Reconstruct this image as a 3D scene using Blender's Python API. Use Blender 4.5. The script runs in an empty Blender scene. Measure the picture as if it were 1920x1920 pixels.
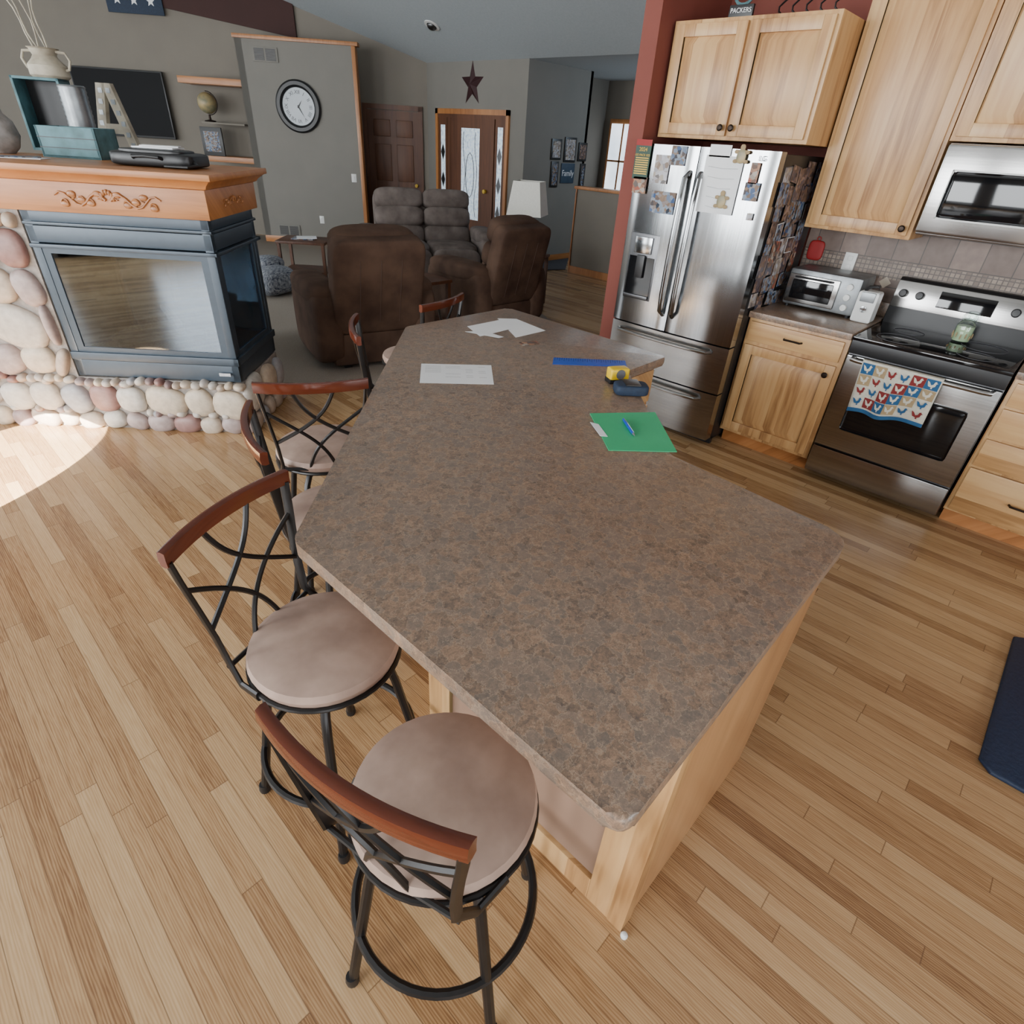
import bpy, bmesh, math, random
import numpy as np
from mathutils import Vector, Matrix
random.seed(7)
C=bpy.context.scene.collection
PI=math.pi; R2=math.sqrt(.5)
# ---------------- camera model ----------------
F=1068.0; H=1.73
RM=np.array([[0.6921,-0.3611,0.625],[-0.7196,-0.4133,0.558],[0.0568,-0.836,-0.5459]])
_u,_s,_v=np.linalg.svd(RM); RM=_u@_v
def ray(px,py): return RM@np.array([px-960.,py-960.,F])
def onz(px,py,z):
    d=ray(px,py); t=(z-H)/d[2]; return Vector((t*d[0],t*d[1],z))
def onx(px,py,X):
    d=ray(px,py); t=X/d[0]; return Vector((X,t*d[1],H+t*d[2]))
def ony(px,py,Y):
    d=ray(px,py); t=Y/d[1]; return Vector((t*d[0],Y,H+t*d[2]))
def ons(px,py,s):           # 45 degree wall plane, returns local frame coords (-q, s, z)
    d=ray(px,py); t=s/((d[0]+d[1])*R2); return Vector((-(d[1]-d[0])*R2*t,s,H+t*d[2]))
def FW(x,y,z=0): return Vector(((x+y)*R2,(y-x)*R2,z))   # local 45 frame -> world
A45=-PI/4
# ---------------- materials ----------------
def mk(name):
    m=bpy.data.materials.new(name); m.use_nodes=True; nt=m.node_tree
    return m,nt,nt.nodes['Principled BSDF']
def nd(nt,t,ins=None,**kw):
    n=nt.nodes.new(t)
    for k,v in kw.items(): setattr(n,k,v)
    for k,v in (ins or {}).items():
        s=n.inputs[k]
        if isinstance(v,bpy.types.NodeSocket): nt.links.new(v,s)
        else: s.default_value=v
    return n
def mt(nt,op,a,b=0.0): return nd(nt,'ShaderNodeMath',{0:a,1:b},operation=op).outputs[0]
def c4(c): return (c[0],c[1],c[2],1)
def ramp(nt,fac,stops):
    n=nd(nt,'ShaderNodeValToRGB',{0:fac}); e=n.color_ramp.elements
    while len(e)<len(stops): e.new(.5)
    for i,(p,c) in enumerate(stops): e[i].position=p; e[i].color=c4(c)
    return n.outputs[0]
def mixc(nt,f,a,b,mode='MIX'):
    n=nd(nt,'ShaderNodeMix',data_type='RGBA',blend_type=mode)
    for i,v in ((0,f),(6,a),(7,b)):
        if isinstance(v,bpy.types.NodeSocket): nt.links.new(v,n.inputs[i])
        else: n.inputs[i].default_value=v if i==0 else c4(v)
    return n.outputs[2]
def simple(name,c1,c2=None,scale=8,rough=.5,metal=0,bump=0,stretch=(1,1,1),detail=4,spec=None,emit=0):
    m,nt,b=mk(name)
    if c2 is None: c2=tuple(min(1,x*.88) for x in c1)
    tc=nd(nt,'ShaderNodeTexCoord'); mp=nd(nt,'ShaderNodeMapping',{'Vector':tc.outputs['Object'],'Scale':stretch})
    n=nd(nt,'ShaderNodeTexNoise',{'Vector':mp.outputs[0],'Scale':scale,'Detail':detail})
    col=ramp(nt,n.outputs[0],[(.3,c2),(.7,c1)])
    nt.links.new(col,b.inputs['Base Color']); b.inputs['Roughness'].default_value=rough; b.inputs['Metallic'].default_value=metal
    if spec is not None: b.inputs['Specular IOR Level'].default_value=spec
    if bump:
        bp=nd(nt,'ShaderNodeBump',{'Height':n.outputs[0],'Strength':bump,'Distance':.01}); nt.links.new(bp.outputs[0],b.inputs['Normal'])
    if emit:
        nt.links.new(col,b.inputs['Emission Color']); b.inputs['Emission Strength'].default_value=emit
    return m
def wood(name,light,mid,dark,axis='z',stave=.07,rough=.35,gs=1.0):
    m,nt,b=mk(name); tc=nd(nt,'ShaderNodeTexCoord'); sp=nd(nt,'ShaderNodeSeparateXYZ',{0:tc.outputs['Object']})
    X,Y,Z=sp.outputs
    if axis=='z': across=mt(nt,'ADD',Y,X); al=Z
    elif axis=='y': across=mt(nt,'ADD',Z,X); al=Y
    else: across=mt(nt,'ADD',Z,Y); al=X
    row=mt(nt,'FLOOR',mt(nt,'DIVIDE',across,stave))
    wn=nd(nt,'ShaderNodeTexWhiteNoise',{'W':row},noise_dimensions='1D').outputs[0]
    v=nd(nt,'ShaderNodeCombineXYZ',{0:mt(nt,'MULTIPLY',across,40*gs),1:mt(nt,'MULTIPLY',al,2.5*gs),2:mt(nt,'MULTIPLY',wn,30)})
    g=nd(nt,'ShaderNodeTexNoise',{'Vector':v.outputs[0],'Scale':1,'Detail':5,'Distortion':.6}).outputs[0]
    v2=nd(nt,'ShaderNodeCombineXYZ',{0:mt(nt,'MULTIPLY',across,9*gs),1:mt(nt,'MULTIPLY',al,1.2*gs),2:mt(nt,'MULTIPLY',wn,11)})
    g2=nd(nt,'ShaderNodeTexNoise',{'Vector':v2.outputs[0],'Scale':1,'Detail':3,'Distortion':1}).outputs[0]
    f=mt(nt,'ADD',mt(nt,'MULTIPLY',g,.36),mt(nt,'ADD',mt(nt,'MULTIPLY',g2,.44),mt(nt,'MULTIPLY',wn,.22)))
    col=ramp(nt,f,[(.32,dark),(.46,mid),(.64,light)])
    nt.links.new(col,b.inputs['Base Color']); b.inputs['Roughness'].default_value=rough
    return m
def floor_mat():
    m,nt,b=mk('oak_floor_boards'); tc=nd(nt,'ShaderNodeTexCoord'); sp=nd(nt,'ShaderNodeSeparateXYZ',{0:tc.outputs['Object']})
    X,Y,Z=sp.outputs; w=.0575; L=.95
    u=mt(nt,'DIVIDE',mt(nt,'ADD',X,50),w); row=mt(nt,'FLOOR',u)
    rn=nd(nt,'ShaderNodeTexWhiteNoise',{'W':row},noise_dimensions='1D').outputs[0]
    vv=mt(nt,'DIVIDE',mt(nt,'ADD',mt(nt,'ADD',Y,50),mt(nt,'MULTIPLY',rn,7.3)),L); bd=mt(nt,'FLOOR',vv)
    cv=nd(nt,'ShaderNodeCombineXYZ',{0:row,1:bd})
    wn=nd(nt,'ShaderNodeTexWhiteNoise',{'Vector':cv.outputs[0]},noise_dimensions='2D').outputs[0]
    gv=nd(nt,'ShaderNodeCombineXYZ',{0:mt(nt,'MULTIPLY',X,130),1:mt(nt,'MULTIPLY',Y,7),2:mt(nt,'MULTIPLY',wn,40)})
    g=nd(nt,'ShaderNodeTexNoise',{'Vector':gv.outputs[0],'Scale':1,'Detail':6,'Distortion':.8}).outputs[0]
    gv2=nd(nt,'ShaderNodeCombineXYZ',{0:mt(nt,'MULTIPLY',X,22),1:mt(nt,'MULTIPLY',Y,1.9),2:mt(nt,'MULTIPLY',wn,25)})
    g2=nd(nt,'ShaderNodeTexWave',{'Vector':gv2.outputs[0],'Scale':2.2,'Distortion':8,'Detail':3,'Detail Scale':1.2}).outputs[1]
    f=mt(nt,'ADD',mt(nt,'MULTIPLY',g,.40),mt(nt,'ADD',mt(nt,'MULTIPLY',g2,.16),mt(nt,'MULTIPLY',wn,.36)))
    col=ramp(nt,f,[(.20,(.20,.10,.042)),(.36,(.345,.195,.09)),(.52,(.46,.285,.14)),(.78,(.58,.395,.215))])
    fu=mt(nt,'FRACT',u); e1=mt(nt,'MINIMUM',fu,mt(nt,'SUBTRACT',1,fu)); k1=mt(nt,'LESS_THAN',e1,.022)
    fv=mt(nt,'FRACT',vv); e2=mt(nt,'MINIMUM',fv,mt(nt,'SUBTRACT',1,fv)); k2=mt(nt,'LESS_THAN',e2,.0016)
    k=mt(nt,'MAXIMUM',k1,k2)
    col=mixc(nt,mt(nt,'MULTIPLY',k,.6),col,(.12,.06,.028))
    nt.links.new(col,b.inputs['Base Color']); 
    nt.links.new(mt(nt,'ADD',.17,mt(nt,'MULTIPLY',g,.14)),b.inputs['Roughness'])
    bp=nd(nt,'ShaderNodeBump',{'Height':mt(nt,'SUBTRACT',mt(nt,'MULTIPLY',g,.2),k),'Strength':.22,'Distance':.002}); nt.links.new(bp.outputs[0],b.inputs['Normal'])
    return m
def laminate():
    m,nt,b=mk('leaf_pattern_laminate'); tc=nd(nt,'ShaderNodeTexCoord'); O=tc.outputs['Object']
    ns=nd(nt,'ShaderNodeTexNoise',{'Vector':O,'Scale':34,'Detail':5,'Roughness':.65})
    vm=nd(nt,'ShaderNodeVectorMath',{0:ns.outputs[1],1:(.06,.06,.06)},operation='MULTIPLY')
    va=nd(nt,'ShaderNodeVectorMath',{0:O,1:vm.outputs[0]},operation='ADD')
    v=nd(nt,'ShaderNodeTexVoronoi',{'Vector':va.outputs[0],'Scale':36})
    v2=nd(nt,'ShaderNodeTexVoronoi',{'Vector':va.outputs[0],'Scale':95})
    ve=nd(nt,'ShaderNodeTexVoronoi',{'Vector':va.outputs[0],'Scale':36},feature='DISTANCE_TO_EDGE')
    ve2=nd(nt,'ShaderNodeTexVoronoi',{'Vector':va.outputs[0],'Scale':95},feature='DISTANCE_TO_EDGE')
    sc=nd(nt,'ShaderNodeSeparateColor',{0:v.outputs['Color']}); sv=sc.outputs[0]
    sv2=nd(nt,'ShaderNodeSeparateColor',{0:v2.outputs['Color']}).outputs[0]
    n1=nd(nt,'ShaderNodeTexNoise',{'Vector':O,'Scale':85,'Detail':6,'Roughness':.7,'Distortion':1.0}).outputs[0]
    n2=nd(nt,'ShaderNodeTexNoise',{'Vector':O,'Scale':240,'Detail':4,'Roughness':.75,'Distortion':1.0}).outputs[0]
    f=mt(nt,'ADD',mt(nt,'ADD',mt(nt,'MULTIPLY',sv,.09),mt(nt,'MULTIPLY',sv2,.11)),mt(nt,'ADD',mt(nt,'MULTIPLY',n1,.46),mt(nt,'MULTIPLY',n2,.34)))
    col=ramp(nt,f,[(.36,(.11,.083,.068)),(.45,(.19,.132,.096)),(.54,(.275,.178,.12)),(.64,(.37,.24,.158))])
    grey=mixc(nt,.45,col,(.20,.165,.14)); m1=nd(nt,'ShaderNodeMix',data_type='RGBA')
    nt.links.new(mt(nt,'GREATER_THAN',sc.outputs[1],.55),m1.inputs[0]); nt.links.new(col,m1.inputs[6]); nt.links.new(grey,m1.inputs[7]); col=m1.outputs[2]
    k=mt(nt,'LESS_THAN',ve.outputs[0],.03); k2=mt(nt,'LESS_THAN',ve2.outputs[0],.035)
    col=mixc(nt,mt(nt,'MULTIPLY',k,.5),col,(.42,.31,.22))
    col=mixc(nt,mt(nt,'MULTIPLY',k2,.35),col,(.085,.062,.05))
    nt.links.new(col,b.inputs['Base Color']); b.inputs['Roughness'].default_value=.32
    bp=nd(nt,'ShaderNodeBump',{'Height':n1,'Strength':.12,'Distance':.002}); nt.links.new(bp.outputs[0],b.inputs['Normal'])
    return m
def attr_mat(name,rough=.6):
    m,nt,b=mk(name); a=nd(nt,'ShaderNodeAttribute',attribute_name='Col'); tc=nd(nt,'ShaderNodeTexCoord')
    n=nd(nt,'ShaderNodeTexNoise',{'Vector':tc.outputs['Object'],'Scale':28,'Detail':5}).outputs[0]
    col=mixc(nt,.35,a.outputs['Color'],ramp(nt,n,[(.3,(.25,.22,.2)),(.7,(1,1,1))]),'MULTIPLY')
    nt.links.new(col,b.inputs['Base Color']); b.inputs['Roughness'].default_value=rough
    bp=nd(nt,'ShaderNodeBump',{'Height':n,'Strength':.3,'Distance':.005}); nt.links.new(bp.outputs[0],b.inputs['Normal'])
    return m
def glass(name,tint=(.9,.95,1),base=.05,edge=.3,rough=.03,gc=(1,1,1)):
    m,nt,b=mk(name); out=nt.nodes['Material Output']
    tr=nd(nt,'ShaderNodeBsdfTransparent',{'Color':c4(tint)}); gl=nd(nt,'ShaderNodeBsdfGlossy',{'Color':c4(gc),'Roughness':rough})
    lw=nd(nt,'ShaderNodeLayerWeight',{'Blend':.25}); f=mt(nt,'ADD',mt(nt,'MULTIPLY',lw.outputs[0],edge),base)
    mx=nd(nt,'ShaderNodeMixShader',{0:f,1:tr.outputs[0],2:gl.outputs[0]}); nt.links.new(mx.outputs[0],out.inputs['Surface'])
    return m
def brushed(name,c=(.55,.56,.57),rough=.28,axis=(60,60,.6)):
    m,nt,b=mk(name); tc=nd(nt,'ShaderNodeTexCoord'); mp=nd(nt,'ShaderNodeMapping',{'Vector':tc.outputs['Object'],'Scale':axis})
    n=nd(nt,'ShaderNodeTexNoise',{'Vector':mp.outputs[0],'Scale':2,'Detail':4}).outputs[0]
    nt.links.new(ramp(nt,n,[(.3,tuple(x*.8 for x in c)),(.7,c)]),b.inputs['Base Color'])
    b.inputs['Metallic'].default_value=1; b.inputs['Roughness'].default_value=rough
    return m
def tile_mat():
    m,nt,b=mk('slate_backsplash_tile'); tc=nd(nt,'ShaderNodeTexCoord'); sp=nd(nt,'ShaderNodeSeparateXYZ',{0:tc.outputs['Object']})
    X,Y,Z=sp.outputs; v=nd(nt,'ShaderNodeCombineXYZ',{0:Y,1:Z}).outputs[0]
    kw=dict(offset=0.0)
    b1=nd(nt,'ShaderNodeTexBrick',{'Vector':v,'Color1':(.13,.088,.07,1),'Color2':(.22,.155,.125,1),'Mortar':(.06,.045,.038,1),'Scale':1,'Mortar Size':.003,'Brick Width':.155,'Row Height':.155},**kw)
    b2=nd(nt,'ShaderNodeTexBrick',{'Vector':v,'Color1':(.15,.105,.08,1),'Color2':(.29,.225,.175,1),'Mortar':(.09,.07,.06,1),'Scale':1,'Mortar Size':.003,'Brick Width':.026,'Row Height':.026},**kw)
    n=nd(nt,'ShaderNodeTexNoise',{'Vector':tc.outputs['Object'],'Scale':20,'Detail':5}).outputs[0]
    k=mt(nt,'MULTIPLY',mt(nt,'LESS_THAN',Z,1.235),mt(nt,'GREATER_THAN',Z,1.13))
    mx=nd(nt,'ShaderNodeMix',data_type='RGBA'); nt.links.new(k,mx.inputs[0]); nt.links.new(b1.outputs[0],mx.inputs[6]); nt.links.new(b2.outputs[0],mx.inputs[7])
    col=mixc(nt,.5,mx.outputs[2],ramp(nt,n,[(.3,(.45,.4,.38)),(.7,(1,1,1))]),'MULTIPLY')
    nt.links.new(col,b.inputs['Base Color']); b.inputs['Roughness'].default_value=.45
    return m
def photo_mat(name,cols,scale):
    m,nt,b=mk(name); tc=nd(nt,'ShaderNodeTexCoord'); oi=nd(nt,'ShaderNodeObjectInfo')
    va=nd(nt,'ShaderNodeVectorMath',{0:tc.outputs['Object'],1:oi.outputs['Location']},operation='ADD')
    v=nd(nt,'ShaderNodeTexVoronoi',{'Vector':va.outputs[0],'Scale':scale})
    sv=nd(nt,'ShaderNodeSeparateColor',{0:v.outputs['Color']}).outputs[0]
    nt.links.new(ramp(nt,sv,[(i/(len(cols)-1),c) for i,c in enumerate(cols)]),b.inputs['Base Color']); b.inputs['Roughness'].default_value=.4; b.inputs['Specular IOR Level'].default_value=.25
    return m
MT={}
def M(k): return MT[k]
MT['floor']=floor_mat(); MT['lam']=laminate()
MT['hick']=wood('natural_hickory',(.61,.38,.175),(.50,.28,.115),(.29,.14,.052),'z',.075)
MT['hickh']=wood('natural_hickory_horizontal',(.61,.38,.175),(.50,.28,.115),(.30,.15,.055),'y',.09)
MT['panel']=wood('maple_island_panel',(.44,.235,.105),(.37,.19,.08),(.30,.145,.06),'z',.4)
MT['oak']=wood('honey_oak_trim',(.50,.215,.075),(.41,.165,.052),(.27,.10,.03),'x',.3)
MT['oakz']=wood('honey_oak_upright',(.46,.20,.07),(.37,.15,.048),(.25,.092,.028),'z',.3)
MT['dkdoor']=wood('dark_oak_door',(.13,.048,.02),(.095,.034,.014),(.06,.02,.009),'z',.2,rough=.5)
MT['cherry']=wood('cherry_rail',(.12,.026,.011),(.085,.017,.007),(.045,.009,.004),'y',.3,rough=.12)
MT['wall']=simple('taupe_wall_paint',(.205,.182,.15),(.19,.168,.14),3,.8)
MT['wallb']=simple('grey_wall_paint',(.205,.192,.17),(.19,.18,.16),3,.8)
MT['wallw']=simple('pale_wall_paint',(.26,.24,.22),None,3,.8)
MT['red']=simple('brick_red_wall_paint',(.19,.048,.033),(.17,.042,.029),3,.75)
MT['maroon']=simple('dark_maroon_paint',(.05,.018,.015),None,3,.8)
MT['ceil']=simple('ceiling_paint',(.42,.46,.48),(.38,.42,.44),40,.9,bump=.1)
MT['carpet']=simple('beige_carpet',(.38,.33,.27),(.24,.20,.165),180,.95,bump=.6)
MT['steel']=brushed('brushed_stainless_steel',(.38,.39,.40),.15); MT['steelh']=brushed('brushed_stainless_horizontal',(.40,.39,.38),.22,(60,.6,60))
MT['dksteel']=brushed('darker_steel',(.13,.13,.135),.35)
MT['blackm']=simple('black_metal',(.012,.011,.011),(.018,.016,.016),20,.35,.4)
MT['iron']=simple('aged_bronze',(.03,.02,.015),None,30,.4,.8)
MT['black']=simple('black_plastic',(.010,.010,.011),None,10,.4)
MT['bglass']=simple('black_glass',(.006,.006,.007),None,4,.06)
MT['tvscreen']=simple('matte_dark_screen',(.005,.005,.006),None,4,.5,spec=.12)
MT['white']=simple('white_plastic',(.72,.72,.70),None,10,.4)
MT['paper']=simple('white_paper',(.80,.81,.82),(.76,.77,.78),6,.7)
MT['ink']=simple('grey_ink',(.12,.12,.13),None,6,.7)
MT['suede']=simple('taupe_suede_seat',(.42,.295,.235),(.25,.165,.13),9,.6,bump=.06,detail=6)
MT['piping']=simple('brown_piping',(.10,.06,.045),None,9,.8)
MT['brown']=simple('dark_brown_microfibre',(.125,.075,.052),(.062,.036,.026),5,.9,bump=.2,detail=5,spec=.15)
MT['sofa']=simple('grey_brown_microfibre',(.21,.172,.155),(.115,.092,.082),7,.85,bump=.2,detail=5,spec=.2)
MT['stone']=attr_mat('river_stone',.45)
MT['mortar']=simple('grey_mortar',(.34,.31,.28),(.24,.21,.19),40,.9,bump=.4)
MT['fire']=simple('slate_blue_metal',(.045,.066,.090),(.038,.057,.078),20,.4,.2)
MT['firein']=simple('firebox_lining',(.07,.07,.07),(.035,.035,.035),14,.9)
MT['gravel']=simple('ember_gravel',(.34,.30,.23),(.07,.06,.05),90,.9,bump=1)
MT['log']=simple('charred_log',(.20,.15,.10),(.05,.04,.03),18,.9,bump=.8,stretch=(1,6,6))
MT['glass']=glass('fireplace_glass',(.50,.57,.62),.15,.25,.03,(.8,.9,1)); MT['clear']=glass('clear_glass',(.92,.97,.95),.05,.4)
MT['teal']=simple('weathered_teal_paint',(.10,.23,.26),(.05,.11,.12),14,.6,bump=.2,detail=7)
MT['cream']=simple('distressed_cream_paint',(.54,.49,.38),(.28,.24,.18),12,.6,detail=7)
MT['galv']=simple('galvanised_tin',(.32,.34,.35),(.18,.19,.20),12,.4,.7)
MT['green']=simple('green_card',(.03,.44,.19),(.026,.41,.175),8,.55)
MT['blue']=simple('blue_plastic',(.008,.08,.50),(.008,.07,.44),8,.3)
MT['yellow']=simple('yellow_plastic',(.80,.52,.01),None,8,.35)
MT['navy']=simple('navy_fabric',(.012,.028,.06),(.008,.018,.04),60,.7,bump=.2)
MT['mat']=simple('navy_rubber_mat',(.010,.022,.055),(.008,.018,.045),60,.6,bump=.3)
MT['mint']=simple('pale_green_wax',(.46,.56,.36),None,8,.35)
MT['redp']=simple('red_fabric',(.30,.012,.012),None,30,.6)
MT['tile']=tile_mat(); MT['tan']=simple('cream_diamond_tile',(.42,.35,.27),None,20,.5)
MT['shade']=simple('white_linen_shade',(.78,.77,.70),(.72,.71,.64),60,.8)
MT['winglow']=simple('daylight_outside',(.85,.92,1.0),(.55,.65,.75),3,.5,emit=2.2)
MT['bev']=simple('leaded_glass_daylight',(.62,.72,.80),(.30,.36,.42),26,.2,emit=.8)
MT['globe']=simple('antique_globe',(.45,.33,.15),(.12,.14,.10),9,.4)
MT['star']=simple('burgundy_tin',(.035,.007,.009),None,12,.6,.2)
MT['clockw']=simple('pale_clock_face',(.52,.56,.60),None,4,.4)
MT['zig']=simple('navy_white_throw',(.45,.47,.50),(.02,.03,.07),30,.9,stretch=(1,5,1))
MT['rugd']=simple('dark_grey_rug',(.05,.05,.06),(.03,.03,.035),60,.95)
MT['ipanel']=simple('greyish_panel_wood',(.30,.19,.135),(.22,.135,.095),5,.4,stretch=(1,1,.2))
MT['glaze']=simple('mottled_grey_glaze',(.34,.31,.29),(.12,.11,.10),14,.5)
MT['ph1']=photo_mat('photo_print_dark',[(.02,.02,.03),(.22,.13,.08),(.06,.06,.09),(.36,.24,.18)],45)
MT['ph2']=photo_mat('photo_print_blue',[(.03,.07,.18),(.25,.30,.36),(.22,.14,.09),(.01,.02,.04)],50)
MT['ph3']=photo_mat('photo_print_light',[(.45,.40,.34),(.22,.16,.12),(.5,.5,.54),(.10,.08,.07)],40)
MT['ph4']=photo_mat('photo_print_warm',[(.30,.06,.04),(.36,.20,.12),(.05,.03,.03),(.42,.36,.30)],48)
MT['gold']=simple('gold_ink',(.65,.42,.04),None,5,.5); MT['dgreen']=simple('dark_green_ink',(.012,.05,.03),None,5,.5)
MT['towel']=simple('towel_cotton',(.58,.55,.46),None,60,.9,bump=.2)
MT['tred']=simple('barn_red_cotton',(.20,.02,.02),None,60,.9); MT['tblue']=simple('blue_cotton',(.018,.09,.21),None,60,.9); MT['ttan']=simple('tan_cotton',(.36,.26,.14),None,60,.9)
MT['denim']=simple('blue_sign_board',(.03,.06,.10),(.02,.04,.07),8,.6)
# ---------------- mesh builder ----------------
class MB:
    def __init__(s): s.v=[];s.f=[];s.c=[]
    def add(s,vs,fs,Mx=None,col=None):
        o=len(s.v)
        for p in vs:
            p=Vector(p); s.v.append(Mx@p if Mx else p); s.c.append(col or (1,1,1))
        for f in fs: s.f.append([i+o for i in f])
        return s
    def addbm(s,bm,Mx=None,col=None):
        bm.verts.index_update(); s.add([v.co.copy() for v in bm.verts],[[v.index for v in f.verts] for f in bm.faces],Mx,col); bm.free(); return s
    def box(s,x0,x1,y0,y1,z0,z1,bev=0,Mx=None,seg=2):
        bm=bmesh.new(); vs=[bm.verts.new(p) for p in ((x0,y0,z0),(x1,y0,z0),(x1,y1,z0),(x0,y1,z0),(x0,y0,z1),(x1,y0,z1),(x1,y1,z1),(x0,y1,z1))]
        for f in ((3,2,1,0),(4,5,6,7),(0,1,5,4),(1,2,6,5),(2,3,7,6),(3,0,4,7)): bm.faces.new([vs[i] for i in f])
        if bev: bmesh.ops.bevel(bm,geom=bm.edges[:],offset=bev,segments=seg,affect='EDGES',profile=.6)
        return s.addbm(bm,Mx)
    def cb(s,c,d,bev=0,Mx=None): return s.box(c[0]-d[0]/2,c[0]+d[0]/2,c[1]-d[1]/2,c[1]+d[1]/2,c[2]-d[2]/2,c[2]+d[2]/2,bev,Mx)
    def prism(s,pts,z0,z1,bev=0,Mx=None,seg=3):
        n=len(pts); bm=bmesh.new(); a=[bm.verts.new((p[0],p[1],z0)) for p in pts]; b=[bm.verts.new((p[0],p[1],z1)) for p in pts]
        bm.faces.new(b); bm.faces.new(a[::-1])
        for i in range(n): bm.faces.new([a[i],a[(i+1)%n],b[(i+1)%n],b[i]])
        if bev:
            ed=[e for e in bm.edges if abs(e.verts[0].co.z-e.verts[1].co.z)<1e-6]
            bmesh.ops.bevel(bm,geom=ed,offset=bev,segments=seg,affect='EDGES',profile=.5)
        bmesh.ops.recalc_face_normals(bm,faces=bm.faces[:])
        return s.addbm(bm,Mx)
    def tube(s,pts,r,n=8,closed=False,Mx=None,flat=None):
        pts=[Vector(p) for p in pts]; N=len(pts); vs=[];fs=[]; up=Vector((0,0,1)); prev=None
        for i,p in enumerate(pts):
            if closed: t=(pts[(i+1)%N]-pts[i-1])
            else: t=pts[min(i+1,N-1)]-pts[max(i-1,0)]
            t.normalize()
            a=(prev if prev is not None else (up if abs(t.z)<.95 else Vector((1,0,0))))
            a=(a-t*a.dot(t)); a.normalize(); b=t.cross(a); prev=a
            rr=r[i] if isinstance(r,(list,tuple)) else r
            for k in range(n):
                th=2*PI*k/n; ra,rb=(rr,rr) if flat is None else (rr*flat[0],rr*flat[1])
                vs.append(p+a*math.cos(th)*ra+b*math.sin(th)*rb)
        m=N if closed else N-1
        for i in range(m):
            for k in range(n):
                j=(i+1)%N; fs.append([i*n+k,i*n+(k+1)%n,j*n+(k+1)%n,j*n+k])
        if not closed: fs.append(list(range(n))[::-1]); fs.append([(N-1)*n+k for k in range(n)])
        return s.add(vs,fs,Mx)
    def lathe(s,prof,c=(0,0,0),n=28,Mx=None,rot=0):
        vs=[];fs=[];m=len(prof)
        for r,z in prof:
            for k in range(n):
                th=2*PI*k/n+rot; vs.append((c[0]+r*math.cos(th),c[1]+r*math.sin(th),c[2]+z))
        for i in range(m-1):
            for k in range(n): fs.append([i*n+k,i*n+(k+1)%n,(i+1)*n+(k+1)%n,(i+1)*n+k])
        if prof[0][0]>1e-5: fs.append(list(range(n))[::-1])
        if prof[-1][0]>1e-5: fs.append([(m-1)*n+k for k in range(n)])
        return s.add(vs,fs,Mx)
    def sup(s,c,d,e=.45,nu=28,nv=14,Mx=None,col=None,wob=0):
        g=lambda x:math.copysign(abs(x)**e,x); vs=[];fs=[]
        ph=random.random()*6
        for j in range(nv+1):
            v=-PI/2+PI*j/nv
            for i in range(nu):
                u=2*PI*i/nu; k=1+wob*math.sin(3*u+ph)*math.cos(v)+wob*.7*math.sin(2*u+1.7*ph)*math.cos(v)
                vs.append((c[0]+d[0]/2*k*g(math.cos(v))*g(math.cos(u)),c[1]+d[1]/2*k*g(math.cos(v))*g(math.sin(u)),c[2]+d[2]/2*g(math.sin(v))))
        for j in range(nv):
            for i in range(nu): fs.append([j*nu+i,j*nu+(i+1)%nu,(j+1)*nu+(i+1)%nu,(j+1)*nu+i])
        return s.add(vs,fs,Mx,col)
    def build(s,name,mat,parent=None,ang=35,loc=None,rz=0):
        me=bpy.data.meshes.new(name); me.from_pydata([tuple(v) for v in s.v],[],s.f); me.validate()
        if any(c!=(1,1,1) for c in s.c):
            at=me.color_attributes.new('Col','FLOAT_COLOR','POINT')
            for i,c in enumerate(s.c): at.data[i].color=c4(c)
        bm=bmesh.new(); bm.from_mesh(me); bmesh.ops.remove_doubles(bm,verts=bm.verts,dist=1e-6); bmesh.ops.recalc_face_normals(bm,faces=bm.faces[:]); bm.to_mesh(me); bm.free()
        me.polygons.foreach_set('use_smooth',[True]*len(me.polygons)); me.set_sharp_from_angle(angle=math.radians(ang))
        me.materials.append(M(mat) if isinstance(mat,str) else mat)
        o=bpy.data.objects.new(name,me); C.objects.link(o)
        if parent: o.parent=parent
        if loc is not None: o.location=loc
        if rz: o.rotation_euler.z=rz
        return o
def tag(o,label,cat,group=None,kind=None):
    if label: o['label']=label
    if cat: o['category']=cat
    if group: o['group']=group
    if kind: o['kind']=kind
    return o
def thing(name,label,cat,loc=(0,0,0),rz=0,group=None):
    o=bpy.data.objects.new(name,None); o.empty_display_size=.05; C.objects.link(o); o.location=loc; o.rotation_euler=(0,0,rz)
    return tag(o,label,cat,group)
def struct(name,mb,mat,loc=None,rz=0,parent=None):
    o=mb.build(name,mat,parent,loc=loc,rz=rz); o['kind']='structure'; return o
def dup(root,loc,rz,label,group=None,legturn=0):
    r=root.copy(); C.objects.link(r); r.location=loc; r.rotation_euler=(0,0,rz); r['label']=label
    if group: r['group']=group
    for ch in list(root.children):
        c=ch.copy(); C.objects.link(c); c.parent=r
        if c.name.startswith('leg'): c.rotation_euler.z+=legturn
        for g in list(ch.children):
            d=g.copy(); C.objects.link(d); d.parent=c
    return r
def text(s,size,mat,parent,name='lettering',Mx=None,ext=.0006,align='CENTER'):
    cu=bpy.data.curves.new('tmp','FONT'); cu.body=s; cu.size=size; cu.extrude=ext; cu.align_x=align; cu.align_y='CENTER'
    o=bpy.data.objects.new('tmp',cu); C.objects.link(o); dg=bpy.context.evaluated_depsgraph_get()
    me=bpy.data.meshes.new_from_object(o.evaluated_get(dg)); bpy.data.objects.remove(o)
    if Mx: me.transform(Mx)
    me.materials.clear(); me.materials.append(M(mat)); t=bpy.data.objects.new(name,me); C.objects.link(t); t.parent=parent
    return t
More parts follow.
